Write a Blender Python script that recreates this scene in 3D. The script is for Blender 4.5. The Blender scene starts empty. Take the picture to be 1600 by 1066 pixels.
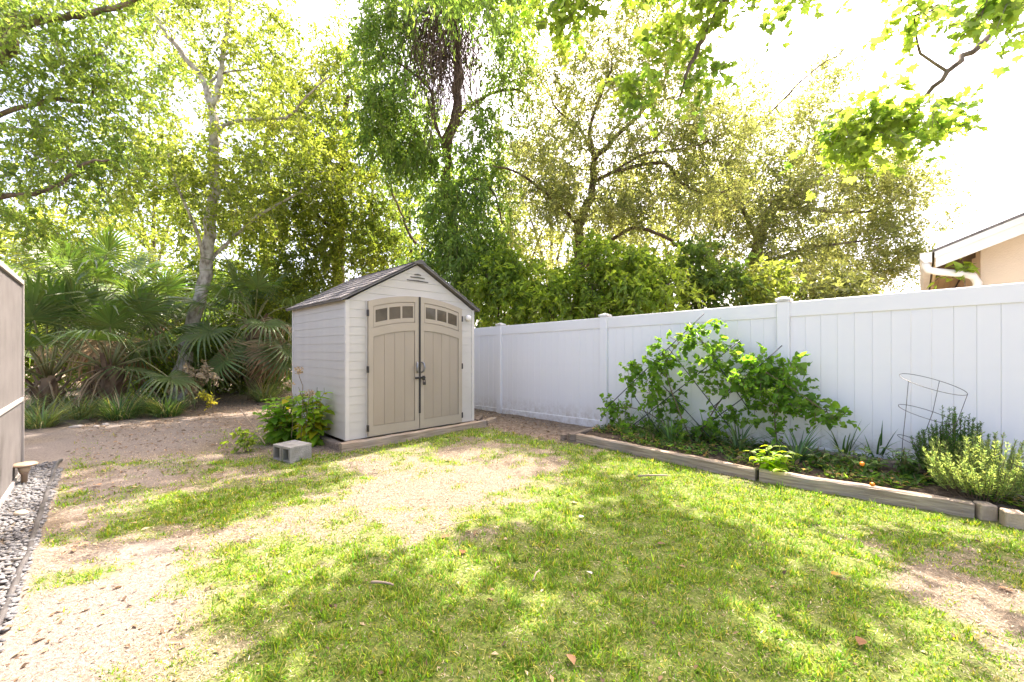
import bpy, math, random
import numpy as np
from mathutils import Vector, Matrix

# ------------------------------------------------------------------ camera, sky, sun, exposure
F, HX, HY, HC = 640.0, 800.0, 546.0, 1.30      # focal length / principal point / camera height used to survey the yard
SUN_EL, SUN_DX, SUN_DY = 60.0, 0.50, 0.866
scene = bpy.context.scene
cam_d = bpy.data.cameras.new('camera')
cam_d.sensor_width = 36.0
cam_d.lens = 14.4
cam_d.shift_y = 13 / 1600
cam_d.clip_start = 0.05
cam_d.clip_end = 3000
cam = bpy.data.objects.new('camera', cam_d)
scene.collection.objects.link(cam)
cam.location = (0, 0, HC)
cam.rotation_euler = (math.radians(90), 0, 0)
scene.camera = cam

world = bpy.data.worlds.new('World')
scene.world = world
world.use_nodes = True
wn = world.node_tree
bg = wn.nodes['Background']
sky = wn.nodes.new('ShaderNodeTexSky')
sky.sky_type = 'NISHITA'
sky.sun_disc = False
sky.sun_elevation = math.radians(SUN_EL)
sky.sun_rotation = math.atan2(SUN_DX, SUN_DY)
sky.air_density = 0.6
sky.dust_density = 5.0
sky.ozone_density = 0.6
wn.links.new(sky.outputs[0], bg.inputs[0])
bg.inputs[1].default_value = 0.15

sun_d = bpy.data.lights.new('sun', 'SUN')
sun_d.energy = 2.8
sun_d.angle = math.radians(0.53)
sun_d.color = (1.0, 0.97, 0.945)
sun = bpy.data.objects.new('sun', sun_d)
scene.collection.objects.link(sun)
sv = Vector((SUN_DX * math.cos(math.radians(SUN_EL)), SUN_DY * math.cos(math.radians(SUN_EL)), math.sin(math.radians(SUN_EL))))
sun.rotation_euler = sv.to_track_quat('Z', 'Y').to_euler()
sun.location = sv * 60

scene.view_settings.view_transform = 'Standard'
scene.view_settings.look = 'None'
scene.view_settings.gamma = 1.0
scene.view_settings.use_curve_mapping = False
scene.view_settings.exposure = 2.58
scene.view_settings.use_white_balance = True
scene.view_settings.white_balance_temperature = 7250
scene.view_settings.white_balance_tint = 16.0
scene.cycles.max_bounces = 12
scene.cycles.diffuse_bounces = 7
scene.cycles.transmission_bounces = 8
scene.cycles.transparent_max_bounces = 6
scene.cycles.use_denoising = True

# ------------------------------------------------------------------ helpers
random.seed(7)
RNG = np.random.default_rng(11)
COL = scene.collection
S2 = math.sqrt(0.5)


def px(x, y, Y):                       # survey: bearing (x, y) at depth Y -> world point
    return np.array([(x - HX) / F * Y, Y, HC - (y - HY) / F * Y])


def pg(x, y, z=0.0):                   # survey: point on the ground plane at height z
    Y = (HC - z) * F / (y - HY)
    return np.array([(x - HX) / F * Y, Y, z])


def on_line(x, y, c):                  # survey: point on the vertical plane X + Y = c (parallel to the fence)
    Y = c / (1 + (x - HX) / F)
    return px(x, y, Y)


def empty(name, loc=(0, 0, 0), rz=0.0, label=None, cat=None, group=None):
    o = bpy.data.objects.new(name, None)
    COL.objects.link(o)
    o.location = loc
    o.rotation_euler = (0, 0, rz)
    o.empty_display_size = 0.1
    if label: o['label'] = label
    if cat: o['category'] = cat
    if group: o['group'] = group
    return o


def tag(o, label=None, cat=None, group=None, kind=None):
    if label: o['label'] = label
    if cat: o['category'] = cat
    if group: o['group'] = group
    if kind: o['kind'] = kind
    return o


class MB:
    def __init__(self):
        self.v, self.f = [], []

    def add(self, vs, fs):
        b = len(self.v)
        self.v += [tuple(p) for p in vs]
        self.f += [tuple(b + i for i in f) for f in fs]
        return self

    def box(self, x0, x1, y0, y1, z0, z1, bev=0.0):
        if bev <= 0:
            vs = [(x0, y0, z0), (x1, y0, z0), (x1, y1, z0), (x0, y1, z0), (x0, y0, z1), (x1, y0, z1), (x1, y1, z1), (x0, y1, z1)]
            return self.add(vs, [(0, 3, 2, 1), (4, 5, 6, 7), (0, 1, 5, 4), (1, 2, 6, 5), (2, 3, 7, 6), (3, 0, 4, 7)])
        b = bev
        vs = []
        for z, e in ((z0, b), (z0 + b, 0), (z1 - b, 0), (z1, b)):
            q = b
            xa, xb, ya, yb = x0 + e, x1 - e, y0 + e, y1 - e
            if e:
                vs += [(xa, ya, z), (xa, ya, z), (xb, ya, z), (xb, ya, z), (xb, yb, z), (xb, yb, z), (xa, yb, z), (xa, yb, z)]
            else:
                vs += [(xa, ya + q, z), (xa + q, ya, z), (xb - q, ya, z), (xb, ya + q, z), (xb, yb - q, z), (xb - q, yb, z), (xa + q, yb, z), (xa, yb - q, z)]
        fs = [tuple(range(7, -1, -1)), tuple(range(24, 32))]
        for r in range(3):
            for i in range(8):
                a, c = r * 8 + i, r * 8 + (i + 1) % 8
                fs.append((a, c, c + 8, a + 8))
        return self.add(vs, fs)

    def tube(self, pts, rad, n=8, cap=True):
        pts = [Vector(p) for p in pts]
        if not hasattr(rad, '__len__'): rad = [rad] * len(pts)
        t0 = (pts[1] - pts[0]).normalized()
        up = Vector((0, 0, 1)) if abs(t0.z) < 0.9 else Vector((1, 0, 0))
        nx = t0.cross(up).normalized()
        vs = []
        for i, p in enumerate(pts):
            t = (pts[min(i + 1, len(pts) - 1)] - pts[max(i - 1, 0)]).normalized()
            nx = (nx - t * nx.dot(t)).normalized()
            ny = t.cross(nx)
            for k in range(n):
                a = 2 * math.pi * k / n
                vs.append(p + (nx * math.cos(a) + ny * math.sin(a)) * rad[i])
        fs = []
        for i in range(len(pts) - 1):
            for k in range(n):
                a, c = i * n + k, i * n + (k + 1) % n
                fs.append((a, c, c + n, a + n))
        if cap:
            fs.append(tuple(range(n - 1, -1, -1)))
            fs.append(tuple(range((len(pts) - 1) * n, len(pts) * n)))
        return self.add(vs, fs)

    def lathe(self, prof, n=20, c=(0, 0, 0)):
        vs = [(c[0] + r * math.cos(2 * math.pi * k / n), c[1] + r * math.sin(2 * math.pi * k / n), c[2] + z) for r, z in prof for k in range(n)]
        fs = [(i * n + k, i * n + (k + 1) % n, (i + 1) * n + (k + 1) % n, (i + 1) * n + k) for i in range(len(prof) - 1) for k in range(n)]
        fs += [tuple(range(n - 1, -1, -1)), tuple(range((len(prof) - 1) * n, len(prof) * n))]
        return self.add(vs, fs)

    def strip(self, x0, x1, lo, hi, y0, y1, n=10):   # prism between two curves z = lo(x) and z = hi(x)
        vs, fs = [], []
        for i in range(n + 1):
            x = x0 + (x1 - x0) * i / n
            a, b = lo(x), hi(x)
            vs += [(x, y0, a), (x, y0, b), (x, y1, b), (x, y1, a)]
        for i in range(n):
            b = i * 4
            for k in range(4):
                fs.append((b + k, b + (k + 1) % 4, b + 4 + (k + 1) % 4, b + 4 + k))
        fs += [(0, 1, 2, 3), (n * 4 + 3, n * 4 + 2, n * 4 + 1, n * 4)]
        return self.add(vs, fs)

    def build(self, name, mat, parent=None, smooth=False, loc=None, rot=None):
        me = bpy.data.meshes.new(name)
        me.from_pydata(self.v, [], self.f)
        import bmesh
        bm = bmesh.new(); bm.from_mesh(me)
        bmesh.ops.remove_doubles(bm, verts=bm.verts, dist=1e-6)
        bmesh.ops.recalc_face_normals(bm, faces=bm.faces)
        bm.to_mesh(me); bm.free()
        if smooth:
            me.polygons.foreach_set('use_smooth', [True] * len(me.polygons))
            me.update()
        me.materials.append(mat)
        return obj(name, me, parent, loc, rot)


def obj(name, me, parent=None, loc=None, rot=None):
    o = bpy.data.objects.new(name, me)
    COL.objects.link(o)
    if parent is not None: o.parent = parent
    if loc is not None: o.location = loc
    if rot is not None: o.rotation_euler = rot
    return o


def tri_mesh(name, V, T, mats, col=None, midx=None, smooth=None):
    me = bpy.data.meshes.new(name)
    V = np.ascontiguousarray(V, dtype=np.float32); T = np.ascontiguousarray(T, dtype=np.int32)
    me.vertices.add(len(V)); me.vertices.foreach_set('co', V.ravel())
    me.loops.add(T.size); me.loops.foreach_set('vertex_index', T.ravel())
    me.polygons.add(len(T))
    me.polygons.foreach_set('loop_start', np.arange(0, T.size, 3, dtype=np.int32))
    me.polygons.foreach_set('loop_total', np.full(len(T), 3, dtype=np.int32))
    for m in mats: me.materials.append(m)
    if midx is not None: me.polygons.foreach_set('material_index', np.ascontiguousarray(midx, dtype=np.int32))
    if smooth is not None: me.polygons.foreach_set('use_smooth', np.ascontiguousarray(smooth, dtype=bool))
    if col is not None:
        a = me.color_attributes.new('Col', 'FLOAT_COLOR', 'POINT')
        c = np.ones((len(V), 4), dtype=np.float32); c[:, :3] = col
        a.data.foreach_set('color', c.ravel())
    me.update(calc_edges=True)
    return me


def nrm(a):
    return a / np.maximum(np.linalg.norm(a, axis=-1, keepdims=True), 1e-9)


class VN:                                # smooth value noise on the ground plane
    def __init__(self, seed, n=256):
        self.t = np.random.default_rng(seed).random((n, n)); self.n = n

    def __call__(self, x, y):
        i, j = np.floor(x).astype(int), np.floor(y).astype(int)
        u, v = x - i, y - j
        u, v = u * u * (3 - 2 * u), v * v * (3 - 2 * v)
        n, t = self.n, self.t
        return (t[i % n, j % n] * (1 - u) + t[(i + 1) % n, j % n] * u) * (1 - v) + (t[i % n, (j + 1) % n] * (1 - u) + t[(i + 1) % n, (j + 1) % n] * u) * v

    def fbm(self, x, y, o=4):
        s, a, w = 0, 1.0, 0
        for k in range(o):
            s = s + a * self(x * 2 ** k + 17.3 * k, y * 2 ** k + 5.1 * k); w += a; a *= 0.55
        return s / w


# ------------------------------------------------------------------ materials
def new_mat(name):
    m = bpy.data.materials.new(name)
    m.use_nodes = True
    nt = m.node_tree
    b = nt.nodes['Principled BSDF']
    return m, nt, b


def pmat(name, c1, c2=None, scale=8.0, rough=0.6, bump=0.0, bscale=None, spec=0.5, metal=0.0, stretch=None, detail=6.0, c3=None, s3=1.5, lo=0.35, hi=0.65):
    m, nt, b = new_mat(name)
    N, L = nt.nodes, nt.links
    b.inputs['Roughness'].default_value = rough
    b.inputs['Metallic'].default_value = metal
    b.inputs['Specular IOR Level'].default_value = spec
    tc = N.new('ShaderNodeTexCoord')
    mp = N.new('ShaderNodeMapping')
    L.new(tc.outputs['Object'], mp.inputs[0])
    if stretch: mp.inputs['Scale'].default_value = stretch
    if c2 is None: c2 = tuple(x * 0.88 for x in c1)
    no = N.new('ShaderNodeTexNoise'); no.inputs['Scale'].default_value = scale; no.inputs['Detail'].default_value = detail
    L.new(mp.outputs[0], no.inputs['Vector'])
    cr = N.new('ShaderNodeMapRange'); cr.inputs[1].default_value = lo; cr.inputs[2].default_value = hi
    L.new(no.outputs[0], cr.inputs[0])
    mx = N.new('ShaderNodeMix'); mx.data_type = 'RGBA'
    mx.inputs[6].default_value = (*c1, 1); mx.inputs[7].default_value = (*c2, 1)
    L.new(cr.outputs[0], mx.inputs[0])
    out = mx.outputs[2]
    if c3 is not None:
        n3 = N.new('ShaderNodeTexNoise'); n3.inputs['Scale'].default_value = s3; n3.inputs['Detail'].default_value = 4
        L.new(tc.outputs['Object'], n3.inputs['Vector'])
        r3 = N.new('ShaderNodeMapRange'); r3.inputs[1].default_value = 0.5; r3.inputs[2].default_value = 0.72
        L.new(n3.outputs[0], r3.inputs[0])
        m3 = N.new('ShaderNodeMix'); m3.data_type = 'RGBA'
        L.new(r3.outputs[0], m3.inputs[0]); L.new(out, m3.inputs[6]); m3.inputs[7].default_value = (*c3, 1)
        out = m3.outputs[2]
    L.new(out, b.inputs['Base Color'])
    if bump > 0:
        bn = N.new('ShaderNodeTexNoise'); bn.inputs['Scale'].default_value = bscale or scale * 3; bn.inputs['Detail'].default_value = 5
        L.new(mp.outputs[0], bn.inputs['Vector'])
        bp = N.new('ShaderNodeBump'); bp.inputs['Strength'].default_value = bump; bp.inputs['Distance'].default_value = 0.02
        L.new(bn.outputs[0], bp.inputs['Height']); L.new(bp.outputs[0], b.inputs['Normal'])
    return m


def leaf_mat(name, trans=(2.6, 2.65, 1.35), mixf=0.5, rough=0.5, spec=0.35):
    # colour comes from the per-leaf attribute; the blade lets light through
    m, nt, b = new_mat(name)
    N, L = nt.nodes, nt.links
    at = N.new('ShaderNodeAttribute'); at.attribute_name = 'Col'
    L.new(at.outputs['Color'], b.inputs['Base Color'])
    b.inputs['Roughness'].default_value = rough
    b.inputs['Specular IOR Level'].default_value = spec
    tr = N.new('ShaderNodeBsdfTranslucent')
    mu = N.new('ShaderNodeMix'); mu.data_type = 'RGBA'; mu.blend_type = 'MULTIPLY'; mu.clamp_result = False
    mu.inputs[0].default_value = 1.0
    L.new(at.outputs['Color'], mu.inputs[6]); mu.inputs[7].default_value = (*trans, 1)
    L.new(mu.outputs[2], tr.inputs[0])
    mi = N.new('ShaderNodeMixShader'); mi.inputs[0].default_value = mixf
    L.new(b.outputs[0], mi.inputs[1]); L.new(tr.outputs[0], mi.inputs[2])
    L.new(mi.outputs[0], N['Material Output'].inputs['Surface'])
    return m


M = {}
M['leaf'] = leaf_mat('leaf')
M['leaf_thin'] = leaf_mat('leaf_thin', trans=(2.7, 2.75, 1.35), mixf=0.55)
M['leaf_maple'] = leaf_mat('leaf_maple', trans=(2.3, 2.45, 1.3), mixf=0.5)
M['leaf_glossy'] = leaf_mat('leaf_glossy', trans=(1.8, 2.2, 0.7), mixf=0.3, rough=0.38, spec=0.5)
M['grass'] = leaf_mat('grass_blade', trans=(1.9, 2.0, 0.7), mixf=0.42, rough=0.55, spec=0.25)
M['dry'] = leaf_mat('dry_leaf', trans=(1.3, 1.2, 1.0), mixf=0.25, rough=0.8, spec=0.1)
M['bark_pale'] = pmat('bark_pale', (0.54, 0.51, 0.45), (0.20, 0.175, 0.145), 11, 0.9, 0.8, 25, 0.2, stretch=(1, 1, 0.6), c3=(0.50, 0.49, 0.44), s3=5)
M['bark_brown'] = pmat('bark_brown', (0.16, 0.115, 0.08), (0.07, 0.05, 0.035), 9, 0.95, 0.8, 30, 0.2, stretch=(1, 1, 0.25))
M['bark_grey'] = pmat('bark_grey', (0.22, 0.18, 0.14), (0.09, 0.072, 0.055), 8, 0.95, 0.8, 30, 0.2, stretch=(1, 1, 0.35))
M['vine_dead'] = pmat('dead_vine', (0.20, 0.15, 0.115), (0.10, 0.075, 0.06), 6, 0.95, spec=0.1)
M['vinyl'] = pmat('white_vinyl', (0.80, 0.80, 0.80), (0.77, 0.775, 0.78), 1.5, 0.38, 0.02, 40, 0.5, c3=(0.74, 0.735, 0.72), s3=0.9)


def splash(m, top, col):                              # soil splashed up from the ground
    nt = m.node_tree; N, L = nt.nodes, nt.links
    b = N['Principled BSDF']; src = b.inputs['Base Color'].links[0].from_socket
    tc = N.new('ShaderNodeTexCoord'); sx = N.new('ShaderNodeSeparateXYZ'); L.new(tc.outputs['Object'], sx.inputs[0])
    oi = N.new('ShaderNodeObjectInfo')
    no = N.new('ShaderNodeTexNoise'); no.inputs['Scale'].default_value = 9; no.inputs['Detail'].default_value = 8; no.inputs['Roughness'].default_value = .7
    ad = N.new('ShaderNodeVectorMath'); ad.operation = 'ADD'; L.new(tc.outputs['Object'], ad.inputs[0]); L.new(oi.outputs['Location'], ad.inputs[1]); L.new(ad.outputs[0], no.inputs['Vector'])
    r1 = N.new('ShaderNodeMapRange'); r1.inputs[1].default_value = 0; r1.inputs[2].default_value = top; r1.inputs[3].default_value = .75; r1.inputs[4].default_value = 0; L.new(sx.outputs[2], r1.inputs[0])
    r2 = N.new('ShaderNodeMapRange'); r2.inputs[1].default_value = .38; r2.inputs[2].default_value = .62; L.new(no.outputs[0], r2.inputs[0])
    mu = N.new('ShaderNodeMath'); mu.operation = 'MULTIPLY'; L.new(r1.outputs[0], mu.inputs[0]); L.new(r2.outputs[0], mu.inputs[1])
    mx = N.new('ShaderNodeMix'); mx.data_type = 'RGBA'; L.new(mu.outputs[0], mx.inputs[0]); L.new(src, mx.inputs[6]); mx.inputs[7].default_value = (*col, 1)
    L.new(mx.outputs[2], b.inputs['Base Color'])


splash(M['vinyl'], .32, (.46, .41, .34))
M['shed_wall'] = pmat('shed_resin_cream', (0.51, 0.49, 0.44), (0.47, 0.45, 0.405), 3.0, 0.5, 0.05, 60, 0.4, c3=(0.47, 0.445, 0.39), s3=1.2)
M['shed_trim'] = pmat('shed_trim_cream', (0.56, 0.54, 0.49), (0.52, 0.50, 0.455), 3.0, 0.5, 0.03, 60, 0.4)
M['shed_door'] = pmat('shed_door_tan', (0.345, 0.295, 0.225), (0.31, 0.265, 0.20), 2.5, 0.5, 0.06, 70, 0.4, stretch=(1, 1, 0.3), c3=(0.325, 0.28, 0.215), s3=1.0)
M['shed_door_frame'] = pmat('shed_door_frame_tan', (0.38, 0.33, 0.255), (0.345, 0.30, 0.23), 2.5, 0.5, 0.05, 70, 0.4)
M['pane'] = pmat('smoked_pane', (0.10, 0.088, 0.068), (0.055, 0.05, 0.04), 5, 0.05, spec=0.9)
splash(M['shed_door'], .5, (.30, .245, .18))
M['black_metal'] = pmat('black_metal', (0.015, 0.014, 0.014), (0.03, 0.027, 0.024), 20, 0.45)
M['rubber'] = pmat('black_rubber', (0.012, 0.011, 0.011), (0.02, 0.019, 0.018), 12, 0.7)
M['handle'] = pmat('grey_handle', (0.30, 0.31, 0.32), (0.20, 0.205, 0.21), 12, 0.35, metal=0.6)
M['slot'] = pmat('dark_slot', (0.10, 0.095, 0.085), (0.07, 0.066, 0.06), 10, 0.8)
SH = [pmat('roof_shingle_a', (0.20, 0.19, 0.185), (0.12, 0.115, 0.11), 14, 0.8, 0.5, 80, 0.3),
      pmat('roof_shingle_b', (0.27, 0.25, 0.235), (0.18, 0.165, 0.155), 14, 0.8, 0.5, 80, 0.3),
      pmat('roof_shingle_c', (0.145, 0.14, 0.14), (0.09, 0.088, 0.088), 14, 0.8, 0.5, 80, 0.3)]
M['roof_edge'] = pmat('roof_edge', (0.17, 0.16, 0.155), (0.12, 0.115, 0.11), 9, 0.7)
M['timber'] = pmat('weathered_timber', (0.46, 0.37, 0.275), (0.25, 0.19, 0.135), 5, 0.9, 0.7, 14, 0.15, stretch=(9, 0.6, 9), c3=(0.30, 0.27, 0.235), s3=2)
M['timber_dark'] = pmat('weathered_timber_dark', (0.30, 0.24, 0.19), (0.15, 0.12, 0.095), 5, 0.9, 0.7, 14, 0.15, stretch=(0.6, 9, 9), c3=(0.25, 0.215, 0.18), s3=2)
M['concrete'] = pmat('concrete_block', (0.33, 0.32, 0.295), (0.22, 0.215, 0.195), 9, 0.95, 0.5, 70, 0.15, c3=(0.24, 0.235, 0.19), s3=5)
M['paver'] = pmat('tan_paver', (0.47, 0.37, 0.27), (0.36, 0.28, 0.20), 9, 0.95, 0.5, 60, 0.15)
M['wire'] = pmat('galvanised_wire', (0.16, 0.155, 0.15), (0.10, 0.09, 0.08), 30, 0.5, metal=0.7)
M['rod'] = pmat('black_rod', (0.02, 0.024, 0.034), (0.035, 0.04, 0.055), 10, 0.4)
M['fabric'] = pmat('grey_screen_fabric', (0.155, 0.145, 0.14), (0.125, 0.117, 0.112), 4, 0.85, 0.15, 300, 0.15)
M['frame_pale'] = pmat('pale_frame', (0.40, 0.37, 0.34), (0.34, 0.315, 0.29), 4, 0.5)
M['stucco'] = pmat('cream_stucco', (0.66, 0.545, 0.41), (0.62, 0.51, 0.385), 3, 0.95, 0.3, 90, 0.2)
M['soffit'] = pmat('tan_soffit', (0.72, 0.58, 0.36), (0.64, 0.50, 0.30), 5, 0.8)
M['fascia'] = pmat('white_fascia', (0.78, 0.76, 0.72), (0.72, 0.70, 0.66), 4, 0.5)
M['rafter'] = pmat('brown_rafter', (0.15, 0.10, 0.06), (0.10, 0.07, 0.04), 8, 0.8)
M['house_shingle'] = pmat('house_shingle', (0.22, 0.20, 0.185), (0.13, 0.12, 0.11), 20, 0.9, 0.4, 90)
M['pipe'] = pmat('grey_pipe', (0.40, 0.41, 0.42), None, 6, 0.4)
M['lamp_cap'] = pmat('path_light_cap', (0.33, 0.235, 0.16), (0.24, 0.17, 0.115), 12, 0.5)
M['lamp_glass'] = pmat('path_light_lens', (0.5, 0.38, 0.27), None, 12, 0.3)
M['edging'] = pmat('plastic_edging', (0.045, 0.043, 0.043), (0.085, 0.08, 0.078), 8, 0.5, 0.2, 30)
M['stone_pale'] = pmat('pale_river_stone', (0.52, 0.44, 0.33), (0.42, 0.35, 0.26), 9, 0.7)
M['rock'] = pmat('border_rock', (0.36, 0.33, 0.30), (0.22, 0.20, 0.18), 7, 0.95, 0.5, 25)
M['twig'] = pmat('dry_stick', (0.34, 0.27, 0.19), (0.22, 0.17, 0.12), 15, 0.9, 0.3, 40)
M['orange'] = pmat('orange_fruit', (0.80, 0.25, 0.01), (0.72, 0.20, 0.01), 9, 0.4)
M['dry_bloom'] = leaf_mat('dry_bloom', trans=(1.3, 1.2, 1.0), mixf=0.3, rough=0.9, spec=0.1)
M['soil'] = pmat('bed_soil', (0.115, 0.085, 0.06), (0.055, 0.042, 0.03), 22, 1.0, 1.0, 60, 0.1, c3=(0.19, 0.145, 0.105), s3=14)
M['stem'] = pmat('green_stem', (0.14, 0.19, 0.05), (0.19, 0.16, 0.07), 9, 0.6)
M['stem_brown'] = pmat('brown_stem', (0.20, 0.145, 0.09), (0.14, 0.10, 0.06), 9, 0.8)


def gravel_mat():
    m, nt, b = new_mat('gravel_stone')
    N, L = nt.nodes, nt.links
    at = N.new('ShaderNodeAttribute'); at.attribute_name = 'Col'
    L.new(at.outputs['Color'], b.inputs['Base Color'])
    b.inputs['Roughness'].default_value = 0.85
    return m


M['gravel'] = gravel_mat()


# ------------------------------------------------------------------ ground
n1, n2, n3 = VN(3), VN(5), VN(9)
GREEN = [(950, 730, .55, .55), (1000, 800, .75, .8), (1080, 850, .7, .7), (860, 870, .55, .7), (700, 1010, .6, .75), (560, 960, .5, .6), (1000, 960, .6, .8),
         (1150, 930, .5, .5), (1300, 850, .5, .35), (1230, 770, .7, .5), (440, 770, .4, .32), (330, 800, .5, .30), (480, 712, .35, .4), (420, 880, .5, .30), (300, 950, .5, .25), (560, 870, .5, .25), (800, 1040, .4, .5),
         (1330, 960, .3, .5), (1480, 1010, .3, .2), (600, 700, .35, .3), (1420, 800, .5, .3), (1130, 1030, .3, .3)]
STRAW = [(650, 745, .8, .8), (800, 730, .9, .8), (480, 800, .5, .35), (1500, 860, .5, .4), (580, 870, .5, .3), (1480, 920, .6, .5), (1560, 1000, .45, .5), (760, 700, .6, .5), (640, 830, .5, .4), (1230, 1040, .3, .35)]
SAND = [(150, 900, .6, .5), (60, 1010, .5, .7), (200, 1010, .4, .4), (200, 700, 1.2, 1.0), (130, 770, .6, .8), (350, 655, 1.4, 1.0), (150, 660, 2, 1.0), (250, 850, .3, .3), (150, 800, .5, .5), (300, 730, .6, .35), (1590, 1000, .35, .5), (100, 850, .4, .5)]


def blobs(lst, x, y):
    s = 0
    for a, b, r, w in lst:
        p = pg(a, b)
        s = s + w * np.exp(-((x - p[0]) ** 2 + (y - p[1]) ** 2) / (r * r))
    return s


def zones(x, y):
    f = n1.fbm(x * 1.7 + 40, y * 1.7 + 40, 4)
    fine = n2.fbm(x * 6 + 80, y * 6 + 80, 3)
    g = 0.55 + blobs(GREEN, x, y) - 0.5 * blobs(STRAW, x, y) - 0.75 * blobs(SAND, x, y) + (f - 0.5) * 1.5 + (fine - 0.5) * 1.2
    s = blobs(SAND, x, y) * 0.9 + (n3.fbm(x * 1.3 + 9, y * 1.3 + 3, 4) - 0.5) * 0.9
    mul = np.clip((y - 7.6 + (f - .5) * 1.5) / 0.8, 0, 1)                      # litter under the trees
    mul = np.maximum(mul, np.clip((x + y - 6.35 + (f - .5) * .5) / .25, 0, 1) * np.clip((y - 5.5) / .4, 0, 1))   # litter along the fence
    mul = np.maximum(mul, np.clip(1 - np.hypot((x + 2.6) / .9, (y - 5.6) / .75), 0, 1) * 1.8)
    mul = np.clip(mul, 0, 1)
    g = np.where((x + y < -0.44), 0, g) * (1 - mul)
    back = np.clip((y - 6.0) / 1.0, 0, 1) * np.clip((-2.0 - x) / .6, 0, 1)
    g = g * (1 - back)
    mul = np.maximum(mul, back * np.clip((n2.fbm(x * 2.2, y * 2.2, 4) - .40) * 5, 0, .85))
    return np.clip(g, 0, 1), np.clip(s, 0, 1), mul


def ground_z(x, y):
    return (n1.fbm(x * 0.9 + 5, y * 0.9 + 5, 2) - 0.5) * 0.035 + (n2.fbm(x * 5, y * 5, 3) - 0.5) * 0.022


def build_ground():
    def axis(lo, hi, d, far):
        a = list(np.arange(lo, hi, d)); st = d; p = hi
        while p < far: a.append(p); st *= 1.35; p += st
        b = []; st = d * 1.35; p = lo - st
        while p > -far: b.append(p); st *= 1.35; p -= st
        return np.array(sorted(b) + a)
    xs, ys = axis(-9.0, 5.2, 0.05, 1500), axis(0.6, 9.0, 0.05, 1500)
    X, Y = np.meshgrid(xs, ys, indexing='ij')
    x, y = X.ravel(), Y.ravel()
    near = np.clip(1 - (np.hypot(x, y) - 25) / 30, 0, 1)
    z = ground_z(x, y) * near
    nx, ny = len(xs), len(ys)
    i, j = np.meshgrid(np.arange(nx - 1), np.arange(ny - 1), indexing='ij')
    a = (i * ny + j).ravel(); b = a + ny; c = b + 1; d = a + 1
    T = np.concatenate([np.stack([a, b, c], 1), np.stack([a, c, d], 1)])
    g, s, m = zones(x, y)
    me = tri_mesh('ground', np.stack([x, y, z], 1), T, [ground_mat()], np.stack([g, s, m], 1), smooth=np.ones(len(T), bool))
    o = obj('ground', me)
    tag(o, kind='structure')
    return o


def ground_mat():
    m, nt, b = new_mat('yard_ground')
    N, L = nt.nodes, nt.links
    b.inputs['Roughness'].default_value = 0.95
    b.inputs['Specular IOR Level'].default_value = 0.1
    at = N.new('ShaderNodeAttribute'); at.attribute_name = 'Col'
    sp = N.new('ShaderNodeSeparateColor'); L.new(at.outputs['Color'], sp.inputs[0])
    tc = N.new('ShaderNodeTexCoord')

    def noise(s, d=6, r=0.6):
        n = N.new('ShaderNodeTexNoise'); n.inputs['Scale'].default_value = s; n.inputs['Detail'].default_value = d; n.inputs['Roughness'].default_value = r
        L.new(tc.outputs['Object'], n.inputs['Vector']); return n.outputs[0]

    def rng(v, a, c, x=0.0, y=1.0):
        r = N.new('ShaderNodeMapRange'); r.inputs[1].default_value = a; r.inputs[2].default_value = c; r.inputs[3].default_value = x; r.inputs[4].default_value = y
        L.new(v, r.inputs[0]); return r.outputs[0]

    def mix(f, a, c):
        x = N.new('ShaderNodeMix'); x.data_type = 'RGBA'
        L.new(f, x.inputs[0])
        for k, v in ((6, a), (7, c)):
            if isinstance(v, tuple): x.inputs[k].default_value = (*v, 1)
            else: L.new(v, x.inputs[k])
        return x.outputs[2]
    fine = noise(60, 8, .7); mid = noise(14, 6); grit = noise(180, 4, .7)
    straw = mix(rng(fine, .36, .66), (0.10, 0.08, 0.055), (0.33, 0.275, 0.205))
    straw = mix(rng(mid, .5, .75), straw, (0.27, 0.222, 0.165))
    straw = mix(rng(grit, .55, .68), straw, (0.11, 0.08, 0.055))
    sand = mix(rng(fine, .35, .65), (0.165, 0.142, 0.12), (0.29, 0.252, 0.22))
    sand = mix(rng(grit, .58, .7), sand, (0.15, 0.115, 0.085))
    lit = mix(rng(mid, .4, .62), (0.12, 0.09, 0.065), (0.27, 0.215, 0.165))
    lit = mix(rng(grit, .5, .68), lit, (0.36, 0.29, 0.22))
    grn = mix(rng(fine, .35, .65), (0.06, 0.10, 0.012), (0.19, 0.25, 0.045))
    c = mix(rng(sp.outputs[1], .35, .75), straw, sand)
    c = mix(rng(sp.outputs[0], .2, .8, 0, .85), c, grn)
    c = mix(sp.outputs[2], c, lit)
    L.new(c, b.inputs['Base Color'])
    bp = N.new('ShaderNodeBump'); bp.inputs['Strength'].default_value = 0.9; bp.inputs['Distance'].default_value = 0.02
    L.new(fine, bp.inputs['Height']); L.new(bp.outputs[0], b.inputs['Normal'])
    return m


build_ground()

# ------------------------------------------------------------------ vinyl fence
FC = 8.2                                            # the fence stands on X + Y = 8.2


def fz(t): return 0.054 - 0.0174 * t


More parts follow.
